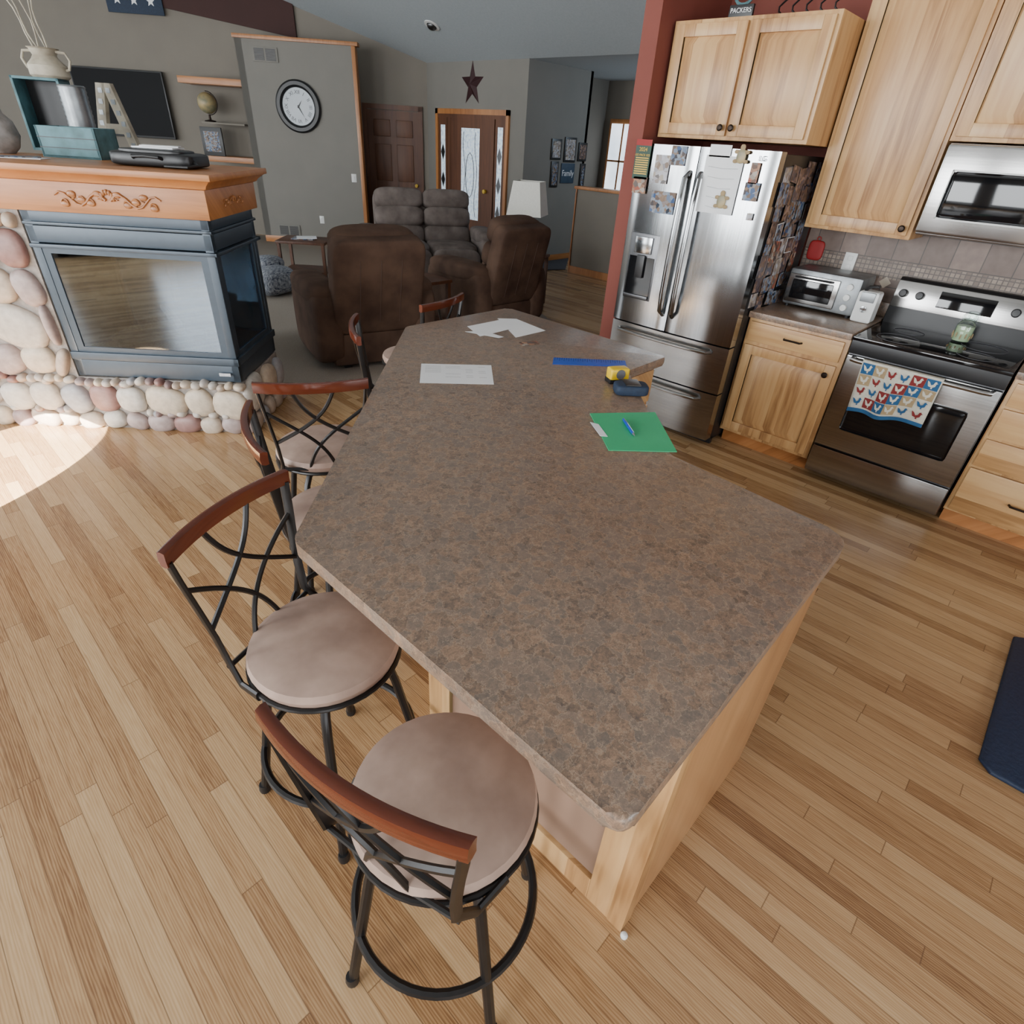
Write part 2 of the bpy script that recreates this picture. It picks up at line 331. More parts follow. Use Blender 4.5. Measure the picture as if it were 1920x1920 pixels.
def arc(c,r,a0,a1,n,z=0): return [(c[0]+r*math.cos(a0+(a1-a0)*i/n),c[1]+r*math.sin(a0+(a1-a0)*i/n),z) for i in range(n+1)]
def T(x,y,z): return Matrix.Translation((x,y,z))
def RZ(a): return Matrix.Rotation(a,4,'Z')
def RX(a): return Matrix.Rotation(a,4,'X')
def RY(a): return Matrix.Rotation(a,4,'Y')
FACE_X=Matrix(((0,0,-1,0),(-1,0,0,0),(0,1,0,0),(0,0,0,1)))   # text plane facing -X (readable looking along +X)
FACE_Y=Matrix(((1,0,0,0),(0,0,-1,0),(0,1,0,0),(0,0,0,1)))    # facing -Y
# ================= ROOM =================
XW=4.43
struct('floor',MB().box(-6,10.6,-5,16,-.1,0),'floor')
cp=[(1.98,4.24),(2.75,3.5),(4.4,3.5),(5.0,3.85),(5.35,4.5),(5.75,5.2),(6.2,5.8),(6.6,6.6),(6.6,9.7),(4.3,12.2),(1.0,15),(-4,15),(-4,7.2),(.2,5.98)]
struct('floor_carpet',MB().prism(cp,0,.012,.004),'carpet')
ce=MB()
for x0,x1,z0,z1 in ((-6,2.5,4.68,4.68),(2.5,7.45,4.68,2.7),(7.45,10.6,2.7,2.7)):
    ce.add([(x0,-5,z0),(x1,-5,z1),(x1,16,z1),(x0,16,z0),(x0,-5,z0+.1),(x1,-5,z1+.1),(x1,16,z1+.1),(x0,16,z0+.1)],[(0,1,2,3),(7,6,5,4),(0,4,5,1),(1,5,6,2),(2,6,7,3),(3,7,4,0)])
struct('ceiling',ce,'ceil')
struct('wall_right',MB().box(XW,XW+.12,-5,2.37,0,4.0),'red')
struct('wall_right_end_extended',MB().box(3.64,10.2,2.37,2.485,0,4.4),'red')  # real stub by the fridge, extended unseen to block sky light from the hall
struct('wall_entry',MB().box(7.45,7.57,6.9,9.17,0,2.72),'wallb')
struct('wall_hall',MB().box(7.57,8.95,6.9,7.02,0,2.72),'wallb')
struct('wall_hall_back',MB().box(8.95,10.3,7.5,7.62,0,2.72).box(8.89,8.95,6.9,7.6,0,2.72),'wall')
struct('wall_far_right',MB().box(10.2,10.32,2.3,7.6,0,2.72),'wall')
# unseen window walls, added so piers and openings streak the steel reflections
wl=MB()
for y0,y1 in ((-5,-3.6),(-1.6,-.4),(2.0,3.1),(5.4,6.6),(9.3,10.4),(13.2,16)): wl.box(-5.6,-5.45,y0,y1,0,4.68)
wl.box(-5.6,-5.45,-5,16,3.4,4.68).box(-5.6,-5.45,-5,16,0,.25)
struct('wall_left_unseen',wl,'wallw')
wl=MB()
for x0,x1 in ((-5.5,-4.6),(-1.6,-.3),(1.6,4.5)): wl.box(x0,x1,-5.0,-4.88,0,4.68)
wl.box(-5.5,4.5,-5.0,-4.88,2.4,4.68)
struct('wall_front_unseen',wl,'wallw')
# 45 degree back wall: local frame x=-q, y=s
SB=11.75
struct('wall_back',MB().box(-10,-1.2,SB,SB+.12,0,5.2),'wall',rz=A45)
SC=11.0
a=ons(438,70,SC); b_=ons(658,87,SC); zt=2.77
struct('wall_clock',MB().box(a.x,b_.x,SC,SC+.12,0,zt).box(a.x,a.x+.1,SC,SB,0,zt),'wallb',rz=A45)
struct('trim_1',MB().box(a.x-.02,b_.x+.10,SC-.03,SC+.15,zt,zt+.05,.005).box(b_.x,b_.x+.06,SC-.02,SC+.14,0,zt,.005),'oakz',rz=A45)
p=[ons(200,-10,SB-.02),ons(557,72,SB-.02),ons(548,0,SB-.02),ons(540,-60,SB-.02),ons(150,-120,SB-.02)]
g=MB(); g.add([(q.x,SB-.001,q.z) for q in p]+[(q.x,SB-.05,q.z) for q in p],[(0,1,2,3,4),(9,8,7,6,5)]+[(i,(i+1)%5,(i+1)%5+5,i+5) for i in range(5)])
struct('wall_upper',g,'maroon',rz=A45)
struct('baseboard_back',MB().box(a.x,b_.x,SC-.015,SC,.012,.11,.003),'oak',rz=A45)
struct('baseboard_hall',MB().box(7.6,8.95,6.885,6.9,0,.1,.003),'oak')
struct('baseboard_entry',MB().box(7.435,7.45,6.9,7.15,0,.1,.003),'oakz')
struct('wall_half',MB().box(7.8,7.92,3.2,6.08,0,1.17),'wall')
struct('trim_2',MB().box(7.76,7.96,3.2,6.12,1.17,1.21,.005).box(7.78,7.94,6.08,6.1,0,1.17).box(7.785,7.8,3.2,6.08,0,.1),'oakz')
# front entry door with sidelights (plane X=7.45)
y0,y1=7.22,8.92; X=7.45
d2=MB(); 
d2.box(X-.04,X+.0,y0,y0+.06,0,2.1).box(X-.04,X,y1-.06,y1,0,2.1).box(X-.04,X,y0,y1,2.03,2.1)
dr=struct('door_1',d2,'oakz')
MB().box(X-.035,X-.005,7.52,7.6,0,2.03).box(X-.035,X-.005,8.54,8.62,0,2.03).box(X-.034,X-.006,y0+.06,y1-.06,1.98,2.03).build('door_mullion','dkdoor',dr)
ym=(7.6+8.54)/2
MB().box(X-.03,X-.008,7.6,ym-.22,.02,1.98).box(X-.03,X-.008,ym+.22,8.54,.02,1.98).box(X-.03,X-.008,ym-.22,ym+.22,.02,.55).box(X-.03,X-.008,ym-.22,ym+.22,1.85,1.98).build('door_leaf','dkdoor',dr)
MB().box(X-.022,X-.014,ym-.22,ym+.22,.55,1.85).build('door_glass','bev',dr)
for sy in (7.29,8.635):
    MB().box(X-.03,X-.008,sy,sy+.21,.02,.35).build('sidelight_panel','dkdoor',dr)
    MB().box(X-.03,X-.008,sy,sy+.045,.35,1.98).box(X-.03,X-.008,sy+.165,sy+.21,.35,1.98).box(X-.03,X-.008,sy+.045,sy+.165,1.88,1.98).build('sidelight_frame','dkdoor',dr)
    MB().box(X-.022,X-.014,sy+.045,sy+.165,.35,1.88).build('sidelight_glass','bev',dr)
    k=MB()
    for zz in (.7,1.1,1.5): k.add([(X-.03,sy+.105+dy,zz+dz) for dy,dz in ((-.05,0),(0,-.12),(.05,0),(0,.12))],[(0,1,2,3)])
    k.build('leaded_motif','dksteel',dr)
k=MB()
for q in range(2):
    k.tube([(X-.03,ym-.14+.28*q+ (.03*math.sin(t*.9)),.6+t*.12) for t in range(11)],.004,5)
k.tube([(X-.03,ym+.1*math.cos(t/12*2*PI),1.2+.32*math.sin(t/12*2*PI)) for t in range(12)],.005,5,closed=True)
k.build('leaded_scroll','dksteel',dr)
MB().lathe([(0,0),(.03,.01),(.03,.05),(0,.06)],n=12,Mx=T(X-.03,7.68,1.0)@RY(-PI/2)).build('door_knob','gold',dr)
# six panel door on the 45 wall
xa,xb=-2.30,-1.30
dd=struct('door_2',MB().box(xa,xa+.07,SB-.04,SB,0,2.1).box(xb-.07,xb,SB-.04,SB,0,2.1).box(xa,xb,SB-.04,SB,2.04,2.11),'dkdoor',rz=A45)
l=MB().box(xa+.07,xb-.07,SB-.02,SB-.005,.015,2.03)
for cx in ((xa+xb)/2-.19,(xa+xb)/2+.19):
    for z0,z1 in ((.25,.85),(1.0,1.55),(1.66,1.9)):
        l.box(cx-.14,cx+.14,SB-.034,SB-.018,z0,z1,.012)
l.build('door_leaf','dkdoor',dd)
MB().lathe([(0,0),(.028,.01),(.028,.05),(0,.06)],n=12,Mx=T(xb-.13,SB-.02,.95)@RX(PI/2)).build('door_knob','gold',dd)
w=onx(1165,300,10.2)
wd=struct('window_1',MB().box(10.15,10.2,w.y-.32,w.y+.32,.95,2.15,.01),'oakz')
MB().box(10.13,10.16,w.y-.26,w.y+.26,1.02,2.08).build('window_pane','winglow',wd)
MB().box(10.12,10.135,w.y-.26,w.y+.26,1.5,1.53).box(10.12,10.135,w.y-.015,w.y+.015,1.02,2.08).build('window_frame','oakz',wd)
P=[onz(x,y,0) for x,y in ((1000,486),(1066,484),(1060,506),(1003,508))]
tag(MB().prism([(v.x,v.y) for v in P][::-1],.0,.012).build('entry_rug','rugd'),'dark grey rug on the hall floor beneath the framed pictures','rug')
# ================= KITCHEN =================
bso=struct('wall_backsplash',MB().box(XW-.012,XW,-1.5,1.46,.915,1.40),'tile')
k=MB()
for i in range(14):
    yy=1.38-i*.155; k.add([(XW-.014,yy+dy,1.11+dz) for dy,dz in ((-.035,0),(0,-.035),(.035,0),(0,.035))],[(0,1,2,3)])
k.build('diamond_tiles','tan',bso)
def door_mesh(y0,y1,z0,z1,fr=.058,th=.02):
    m=MB(); m.box(-th,0,y0,y0+fr,z0,z1,.003).box(-th,0,y1-fr,y1,z0,z1,.003).box(-th,0,y0+fr,y1-fr,z0,z0+fr,.003).box(-th,0,y0+fr,y1-fr,z1-fr,z1,.003)
    a0,a1,b0,b1=y0+fr,y1-fr,z0+fr,z1-fr; i=.035
    vs=[(-.003,a0,b0),(-.003,a1,b0),(-.003,a1,b1),(-.003,a0,b1),(-.019,a0+i,b0+i),(-.019,a1-i,b0+i),(-.019,a1-i,b1-i),(-.019,a0+i,b1-i)]
    m.add(vs,[(4,5,6,7),(0,1,5,4),(1,2,6,5),(2,3,7,6),(3,0,4,7)]); return m
def knob(par,y,z,x=-.02):
    MB().lathe([(.006,0),(.006,.014),(.016,.02),(.018,.028),(.012,.034),(0,.036)],n=14,Mx=T(x,y,z)@RY(-PI/2)).build('knob','iron',par)
def pull(par,y,z,L=.11,x=-.02):
    MB().tube([(x,y-L/2,z),(x-.022,y-L/2+.008,z),(x-.03,y-L/4,z+.003),(x-.03,y+L/4,z+.003),(x-.022,y+L/2-.008,z),(x,y+L/2,z)],.006,8).build('handle','iron',par)
def cabinet(name,label,X,y0,y1,z0,z1,depth,fronts,kick=0,group=None):
    yc=(y0+y1)/2; t=thing(name,label,'cabinet',(X,yc,z0),0,group); w=(y1-y0)/2; h=z1-z0
    MB().box(.0,depth-.016,-w,w,kick,h,.002).build('body','hick',t)
    if kick: MB().box(.07,depth-.03,-w+.005,w-.005,0,kick).build('toe_kick','oak',t)
    for f in fronts:
        if f[0]=='door':
            d=door_mesh(f[1]-yc,f[2]-yc,f[3]-z0,f[4]-z0).build('door','hick',t)
            knob(d,f[5]-yc,f[6]-z0)
        else:
            d=MB().box(-.02,0,f[1]-yc,f[2]-yc,f[3]-z0,f[4]-z0,.005).build('drawer','hickh',t)
            pull(d,(f[1]+f[2])/2-yc,(f[3]+f[4])/2-z0)
    return t
XF=3.78; XU=4.10
cabinet('wall_cabinet','two door natural wood cabinet mounted above the refrigerator',XF,1.41,2.352,1.80,2.365,XW-XF,
    [('door',1.89,2.33,1.82,2.345,1.915,1.86),('door',1.43,1.872,1.82,2.345,1.847,1.86)])
cabinet('wall_cabinet','tall single door wooden wall cabinet between refrigerator and microwave',XU,.815,1.40,1.385,2.75,XW-XU,
    [('door',.835,1.375,1.405,2.72,.862,1.44)])
cabinet('wall_cabinet','wooden wall cabinet directly above the microwave',XU,.02,.81,1.855,2.75,XW-XU,
    [('door',.42,.79,1.875,2.72,.45,1.91),('door',.04,.41,1.875,2.72,.38,1.91)])
cabinet('base_cabinet','base cabinet with one drawer and one door between refrigerator and range',XF,.835,1.45,0,.875,XW-XF,
    [('drawer',.86,1.43,.735,.855),('door',.86,1.43,.125,.71,.90,.655)],kick=.10)
cabinet('base_cabinet','four drawer wooden base cabinet to the right of the range',XF,-.56,.055,0,.875,XW-XF,
    [('drawer',-.54,.035,.735,.855),('drawer',-.54,.035,.565,.72),('drawer',-.54,.035,.395,.55),('drawer',-.54,.035,.115,.38)],kick=.10)
def worktop(label,y0,y1):
    tag(MB().box(XF-.035,XW-.015,y0,y1,.876,.915,.008).box(XW-.035,XW-.014,y0,y1,.915,1.0,.004).build('worktop','lam'),label,'countertop')
worktop('short brown laminate countertop holding the toaster oven',.832,1.452)
worktop('brown laminate countertop to the right of the range',-.57,.058)
# refrigerator
FX=3.60; fy0,fy1=1.458,2.362; fm=1.93
t=thing('refrigerator','stainless steel french door refrigerator covered with magnets and photos','refrigerator',(FX,fm,0))
L=lambda v:v-fm
MB().box(.085,.78,L(fy0),L(fy1),.03,1.75,.006).build('body','black',t)
def curved(y0,y1,z0,z1,bul=.014):
    m=MB();n=10;vs=[];fs=[]
    for i in range(n+1):
        y=y0+(y1-y0)*i/n; u=(y-L(fy0))/(fy1-fy0)*2-1; x=-bul*(1-u*u)
        if i in(0,n): x+=.006
        vs+=[(x,y,z0),(x,y,z1),(.078,y,z0),(.078,y,z1)]
    for i in range(n):
        a=i*4;b=a+4; fs+=[(a,b,b+1,a+1),(a+2,a+3,b+3,b+2),(a+1,b+1,b+3,a+3),(a,a+2,b+2,b)]
    fs+=[(0,1,3,2),(n*4,n*4+2,n*4+3,n*4+1)]
    return m.add(vs,fs)
dl=curved(L(fm)+.003,L(fy1),.70,1.76).build('door','steel',t); drr=curved(L(fy0),L(fm)-.003,.70,1.76).build('door','steel',t)
d1=curved(L(fy0),L(fy1),.385,.69).build('drawer','steelh',t); d2_=curved(L(fy0),L(fy1),.05,.375).build('drawer','steelh',t)
for par,yy in ((dl,.045),(drr,-.045)):
    MB().tube([(-.01,yy*.8,.80),(-.05,yy,.83),(-.062,yy,.95),(-.068,yy,1.2),(-.062,yy,1.45),(-.05,yy,1.6),(-.01,yy*.8,1.63)],.013,10,flat=(1,1.2)).build('handle','steel',par)
for par,zz in ((d1,.645),(d2_,.33)):
    MB().tube([(-.01,-.36,zz),(-.05,-.34,zz),(-.062,-.2,zz),(-.066,0,zz),(-.062,.2,zz),(-.05,.34,zz),(-.01,.36,zz)],.012,10).build('handle','steelh',par)
dp=MB().box(-.014,.0,.155,.375,.86,1.27,.008).build('water_dispenser','dksteel',dl)
MB().box(-.018,-.012,.17,.36,.88,1.13).build('dispenser_recess','bglass',dp)
MB().box(-.026,-.013,.20,.33,1.15,1.25,.004).build('dispenser_panel','steel',dp)
MB().box(-.035,-.018,.235,.295,1.0,1.14,.004).build('dispenser_spout','black',dp)
MB().box(-.03,-.012,.17,.36,.87,.89,.003).build('drip_tray','dksteel',dp)
MB().box(.09,.12,L(fy0),L(fy1),0,.05).build('foot_grille','black',t)
lg=onx(1432,298,FX); text('LG',.035,'ink',drr,'logo',T(-.016,lg.y-fm,lg.z)@FACE_X)
def sticker(name,label,cat,px0,py0,px1,py1,mat,w=None,h=None,extra=None,group=None):
    c=onx((px0+px1)/2,(py0+py1)/2,FX-.018); t=thing(name,label,cat,c,0,group)
    wy=w/2; hz=h/2; MB().box(-.0015,.0015,-wy,wy,-hz,hz).build('sheet',mat,t)
    if extra: extra(t,wy,hz)
    return t
def ex_sched(t,w,h):
    MB().box(-.0025,-.0015,-w,w,h*.7,h).build('header','redp',t)
    text('2024',.03,'gold',t,'lettering',T(-.003,0,h*.5)@FACE_X); text('GO PACK GO',.017,'gold',t,'lettering',T(-.003,0,h*.22)@FACE_X)
    m=MB()
    for i in range(8): m.box(-.0025,-.0015,-w*.85,w*.85,h*.05-i*.012,h*.05-i*.012+.006)
    m.build('schedule_lines','gold',t)
def ex_sheet(t,w,h):
    m=MB()
    for i in range(5): m.tube([(-.002,-w*.8+.01*i,h*.6-.05*i),(-.002,0,h*.5-.05*i+.01),(-.002,w*.8-.008*i,h*.62-.05*i)],.0008,4)
    m.build('faint_drawing','galv',t)
sticker('schedule_card','dark football schedule card with gold lines at top left of refrigerator','card',1186,268,1222,330,'dgreen',.11,.21,ex_sched)
sticker('photo_print','red and blue stadium photo below the schedule card','photo',1180,332,1218,362,'ph4',.10,.09)
sticker('photo_print','photo print with couple beside the schedule card on left door','photo',1222,290,1258,345,'ph3',.10,.15)
sticker('photo_card','grey photo card at top of left refrigerator door','photo',1255,272,1290,312,'ph2',.10,.10)
sticker('photo_print','wide group photo above the water dispenser','photo',1212,355,1272,405,'ph2',.17,.12)
sticker('drawing_sheet','large white sheet with faint lines on right refrigerator door','paper',1312,300,1385,395,'paper',.23,.29,ex_sheet)
sticker('paper_note','white note hanging at top centre of right refrigerator door','note',1330,272,1372,294,'paper',.13,.06)
def turtle(name,label,px,py):
    c=onx(px,py,FX-.028); t=thing(name,label,'magnet',c)
    MB().sup((0,0,0),(.012,.055,.07),.8,14,8).build('shell','globe',t)
    MB().sup((0,0,.042),(.012,.03,.03),.9,10,6).build('head','ttan',t)
    for s in(-1,1):
        for z in (.02,-.025): MB().sup((0,s*.03,z),(.01,.03,.02),.9,8,6).build('flipper','ttan',t)
turtle('turtle_magnet','turtle magnet at upper part of right refrigerator door',1390,293)
turtle('turtle_magnet','turtle magnet at bottom of the large white sheet',1352,378)
sticker('photo_print','small photo of child in pink near refrigerator door edge','photo',1404,305,1424,345,'ph4',.05,.10)
sticker('photo_print','green landscape photo low on right refrigerator door','photo',1392,342,1424,378,'ph2',.085,.09)
sticker('photo_print','tiny photo below the green landscape photo','photo',1398,400,1412,414,'ph3',.035,.035)
ords=['top','second','third','fourth','fifth','sixth','seventh','eighth']; cols=['front','second','middle','fourth','rear']
for r in range(8):
    for c in range(5):
        w=random.choice((.09,.11,.14)); h=random.choice((.09,.105,.13)); x=3.755+c*.113+random.uniform(-.015,.015); z=1.66-r*.10+random.uniform(-.015,.015)
        dpt=.0015*((r*4+c*3)%7)
        tt=thing('photo_print','photo print on black refrigerator side, %s row, %s column'%(ords[r],cols[c]),'photo',(x,fy0-.002-dpt,z),0,'photos on the refrigerator side')
        tt.rotation_euler=(0,random.uniform(-.12,.12),0)
        if (r+2*c)%5==0: MB().box(-w/2,w/2,-.0006,.0006,-h/2,h/2).build('border','paper' if c%2 else 'ink',tt)
        MB().box(-w/2+.004,w/2-.004,-.001,-.0006,-h/2+.004,h/2-.004).build('picture','ph%d'%random.choice((1,1,1,2,2,3,4)),tt)
# range
RX0=3.75; ry0,ry1=.068,.826; rc=(ry0+ry1)/2
t=thing('range','stainless steel electric range with black glass cooktop','stove',(RX0,rc,0)); hw=(ry1-ry0)/2
MB().box(.03,.66,-hw,hw,.04,.885,.004).build('body','dksteel',t)
od=MB().box(0,.035,-hw+.003,hw-.003,.235,.80,.008).build('oven_door','steelh',t)
MB().box(-.003,.002,-.29,.27,.37,.66,.02).build('oven_window','bglass',od)
MB().tube([(0,-.34,.79),(-.045,-.335,.79),(-.055,-.3,.79),(-.055,.3,.79),(-.045,.335,.79),(0,.34,.79)],.013,10).build('handle','steelh',od)
MB().box(-.006,.035,-hw+.003,hw-.003,.05,.225,.008).build('storage_drawer','steelh',t)
MB().box(.0,.035,-hw,hw,.81,.885,.006).build('front_trim','black',t)
ct=MB().box(-.005,.60,-hw,hw,.885,.905,.005).build('cooktop','bglass',t)
for x,y,r in ((.17,.19,.11),(.17,-.19,.09),(.42,.19,.08),(.42,-.19,.11)): MB().tube([(p[0],p[1],.9058) for p in arc((x,y),r,0,2*PI,30)][:-1],.0012,4,closed=True).build('burner_ring','ink',ct)
bg=MB().prism([(.56,.885),(.56,.93),(.60,1.15),(.62,1.165),(.665,1.165),(.665,.885)],-hw,hw,.004,Mx=RX(PI/2)).build('control_panel','black',t)
al=math.atan2(.04,.22); Bm=T(.588,0,1.06)@RY(al)
MB().cb((-.004,0,.015),(.012,.755,.15),.004,Mx=Bm).build('panel_face','steelh',bg)
MB().cb((-.012,0,.02),(.006,.28,.09),.003,Mx=Bm).build('display','bglass',bg)
for y in (.33,.24,-.24,-.33): MB().lathe([(.024,0),(.022,.02),(.018,.024),(0,.025)],n=16,Mx=Bm@T(-.01,y,.02)@RY(-PI/2)).build('knob','black',bg)
# towel
t=thing('dish_towel','rooster patterned dish towel hanging over the oven door handle','towel',(RX0-.058,.52,.80))
tm=MB();nu,nv=24,16;vs=[];fs=[]
def tp(u,v,off=0):
    y=-.20+.40*u+.02*v*math.sin(5*u); fold=.012*math.sin(u*15)*v
    if v<.12:
        a=PI*(1-v/.12)*.5; return (-.018*math.cos(a)-off, y, -.006+.018*math.sin(a)+.002)
    return (-.018-fold*.6-off,y,-.006-.27*(v-.12)/.88*(1+.10*(u-.5))+.01*math.sin(u*9)*v)
for j in range(nv+1):
    for i in range(nu+1): vs.append(tp(i/nu,j/nv))
for j in range(nv):
    for i in range(nu): a=j*(nu+1)+i; fs.append((a,a+1,a+nu+2,a+nu+1))
tm.add(vs,fs); o=tm.build('cloth','towel',t); md=o.modifiers.new('s','SOLIDIFY'); md.thickness=.004
rooster=[(-.38,.05),(-.48,.42),(-.28,.30),(-.08,-.02),(.08,.1),(.13,.42),(.28,.5),(.28,.38),(.42,.3),(.3,.22),(.27,-.1),(.08,-.28),(.12,-.45),(-.04,-.45),(0,-.28),(-.28,-.2)]
for i in range(6):
    for j in range(4):
        u0=.015+i*.162; v0=.11+j*.20; k=(i*2+j*3)%5
        colr=['tblue',None,'tred','ttan',None][k]
        rk='towel' if colr else ('tred' if (i+j)%2 else 'tblue'); par=t
        if colr: 
            vv=[tp(u0+.158*a,v0+.19*b,.0035) for b in (0,.5,1) for a in (0,.5,1)]
            par=MB().add(vv,[(0,1,4,3),(1,2,5,4),(3,4,7,6),(4,5,8,7)]).build('pattern_square',colr,t)
        MB().add([tp(u0+.079-.135*a,v0+.095-.155*b,.006) for a,b in rooster],[tuple(range(len(rooster)))]).build('rooster_print',rk,par)
hm=MB(); hv=[tp(i/nu,v,.005) for v in (.93,1.0) for i in range(nu+1)]; hm.add(hv,[(i,i+1,i+nu+2,i+nu+1) for i in range(nu)]); hm.build('hem','tblue',t)
# candle
t=thing('jar_candle','pale green candle in glass jar on black cooktop','candle',(4.20,.385,.9068))
MB().lathe([(.040,0),(.046,.01),(.047,.09),(.04,.105),(.034,.11),(.034,.12)]).build('jar','clear',t)
MB().lathe([(.0,.004),(.042,.006),(.043,.085),(0,.086)]).build('wax','mint',t)
MB().lathe([(.036,.121),(.038,.135),(.03,.15),(.012,.155),(0,.156)]).build('lid','clear',t)
m=MB()
for i in range(12): m.sup((.0475*math.cos(i*.52),.0475*math.sin(i*.52),.03+.008*(i%2)),(.008,.008,.03),1,6,5)
m.build('wheat_motif','ttan',t)
# microwave
MX=4.0; t=thing('microwave','stainless steel over the range microwave with black window','microwave',(MX,.405,1.425))
MB().box(.03,.41,-.38,.38,0,.42,.006).build('body','steelh',t)
o=MB().box(0,.032,-.2,.38,.012,.415,.012).build('door','steelh',t)
MB().box(-.004,.004,-.15,.31,.09,.30,.02).build('window','bglass',o)
m=MB()
for (a,b,c,d) in ((-.155,.315,.30,.308),(-.155,.315,.082,.09),(-.157,-.149,.085,.305),(.309,.317,.085,.305)): m.box(-.008,.002,a,b,c,d)
m.build('window_trim','white',o)
MB().tube([(0,-.185,.06),(-.03,-.185,.07),(-.035,-.185,.2),(-.03,-.185,.34),(0,-.185,.35)],.01).build('handle','steelh',o)
MB().box(0,.032,-.38,-.205,.012,.415,.008).build('control_panel','bglass',t)
# toaster oven
t=thing('toaster_oven','silver toaster oven with glass door and three knobs','toaster oven',(4.10,1.18,.9155))
MB().box(.0,.28,-.22,.22,.015,.235,.02).build('body','galv',t)
o=MB().box(-.012,.002,-.1,.21,.035,.205,.008).build('door','steelh',t)
MB().box(-.015,-.01,-.07,.18,.06,.175,.006).build('glass','bglass',o)
MB().tube([(-.012,-.06,.19),(-.035,-.055,.192),(-.035,.165,.192),(-.012,.17,.19)],.006).build('handle','black',o)
for z in (.06,.12,.18): MB().lathe([(.02,0),(.018,.016),(0,.018)],n=14,Mx=T(0,-.16,z)@RY(-PI/2)).build('knob','white',t)
for x in (.03,.25):
    for y in (-.19,.19): MB().lathe([(.012,0),(.012,.016)],n=10,c=(x,y,0)).build('foot','black',t)
t=thing('can_opener','white and grey upright electric can opener beside toaster oven','can opener',(4.12,.90,.9155))
MB().prism([(-.05,-.055),(.05,-.055),(.06,.0),(.05,.055),(-.05,.055),(-.055,0)],0,.18,.015).build('body','white',t)
MB().box(-.058,-.04,-.04,.04,.12,.175,.006).build('lever_head','galv',t)
MB().tube([(-.03,.03,.18),(-.045,.01,.205),(-.05,-.04,.215)],.009).build('lever','black',t)
MB().lathe([(.0,0),(.018,.002),(.018,.01),(0,.012)],n=12,Mx=T(-.056,0,.08)@RY(-PI/2)).build('gear','steel',t)
def outlet(label,loc,rz):
    t=thing('wall_outlet',label,'outlet',loc,rz); MB().box(-.006,0,-.037,.037,-.058,.058,.003).build('cover_plate','white',t)
    for z in (-.025,.025): MB().box(-.008,-.005,-.015,.015,z-.014,z+.014,.003).build('socket','white',t)
    return t
outlet('white power outlet on tiled backsplash above toaster oven',(XW-.0125,1.16,1.19),0)
t=thing('pot_holder','red pot holder hanging on backsplash beside refrigerator','pot holder',(XW-.02,1.385,1.30))
MB().sup((0,0,-.07),(.03,.10,.12),.5).build('pad','redp',t); MB().tube(arc((0,0),.012,0,2*PI,12)[:-1],.003,6,closed=True,Mx=RY(PI/2)).build('loop','redp',t)
t=thing('team_sign','small black sign with white lettering on top of upper cabinet','sign',(3.84,1.99,2.366))
MB().box(0,.02,-.07,.07,0,.06,.003).build('base','black',t)
text('PACKERS',.030,'paper',t,'lettering',T(-.002,0,.034)@FACE_X)
MB().tube([(.01,.05*math.cos(i/14*2*PI),.098+.038*math.sin(i/14*2*PI)) for i in range(14)],.008,6,closed=True).build('emblem','teal',t)
t=thing('wire_decoration','dark wire decoration on top of the upper cabinet','decoration',(3.98,1.66,2.366))
m=MB()
for i in range(5): m.tube([(0,-.15+.075*i+.03*math.sin(k),.02+.02*k) for k in range(6)],.005,5)
m.tube([(0,-.2,.006),(0,.2,.006)],.006,6); m.build('wire','blackm',t)
tag(MB().prism([(2.03,-1.1),(2.95,-1.1),(2.95,-.46),(2.92,-.42),(2.07,-.42),(2.03,-.46)],0.0,.02,.008).build('kitchen_mat','mat'),'navy cushioned mat on wood floor at right edge','mat')
# ================= ISLAND =================
def fillet(pts,rad,n=5):
    out=[]
    for i,p in enumerate(pts):
        r=rad[i] if isinstance(rad,(list,tuple)) else rad
        p=Vector(p); a=Vector(pts[i-1])-p; b=Vector(pts[(i+1)%len(pts)])-p
        a.normalize(); b.normalize(); s0=p+a*r; s1=p+b*r
        for k in range(n+1):
            t_=k/n; out.append(tuple(s0*(1-t_)**2+p*2*t_*(1-t_)+s1*t_**2))
    return out
top=[(.458,.150),(1.515,.165),(1.56,.73),(2.13,1.28),(2.46,1.28),(2.48,2.35),(1.76,2.37),(.455,1.09)]
tag(MB().prism(fillet(top,[.035,.06,.02,.02,.03,.03,.03,.03]),.876,.915,.010).build('island_countertop','lam'),'large angled brown laminate countertop on the kitchen island','countertop')
base=[(.755,.20),(1.46,.20),(1.50,.75),(2.09,1.32),(2.42,1.32),(2.42,2.08),(1.88,2.08),(.755,.95)]
t=thing('kitchen_island','light wood kitchen island base beneath angled countertop','kitchen island',(.755,.20,0))
LB=lambda p:(p[0]-.755,p[1]-.20)
MB().prism([LB(p) for p in base],0,.875).build('body','panel',t)
def side(p,q,name='side_panel'):
    p=Vector(LB(p));q=Vector(LB(q)); d=q-p; Ln=d.length; ang=math.atan2(d.y,d.x); Mx=T(p.x,p.y,0)@RZ(ang)
    m=MB(); fr=.09
    m.box(-.004,fr,-.018,0,.0,.875,.002,Mx=Mx).box(Ln-fr,Ln+.004,-.018,0,.0,.875,.002,Mx=Mx).box(fr,Ln-fr,-.018,0,.78,.875,.002,Mx=Mx).box(fr,Ln-fr,-.018,0,0,.10,.002,Mx=Mx)
    m.build(name,'hick',t)
    MB().box(fr,Ln-fr,-.004,0,.10,.78,Mx=Mx).build('recessed_panel','ipanel',t)
side(base[7],base[0]); side(base[6],base[7]); side(base[5],base[6])
MB().box(-.004,.705,-.02,0,.0,.875,.002).build('end_panel','panel',t)
MB().box(-.02,.03,-.026,.02,.0,.875,.002).build('corner_post','hick',t)
p=Vector(LB(base[3])); q=Vector(LB(base[4]))
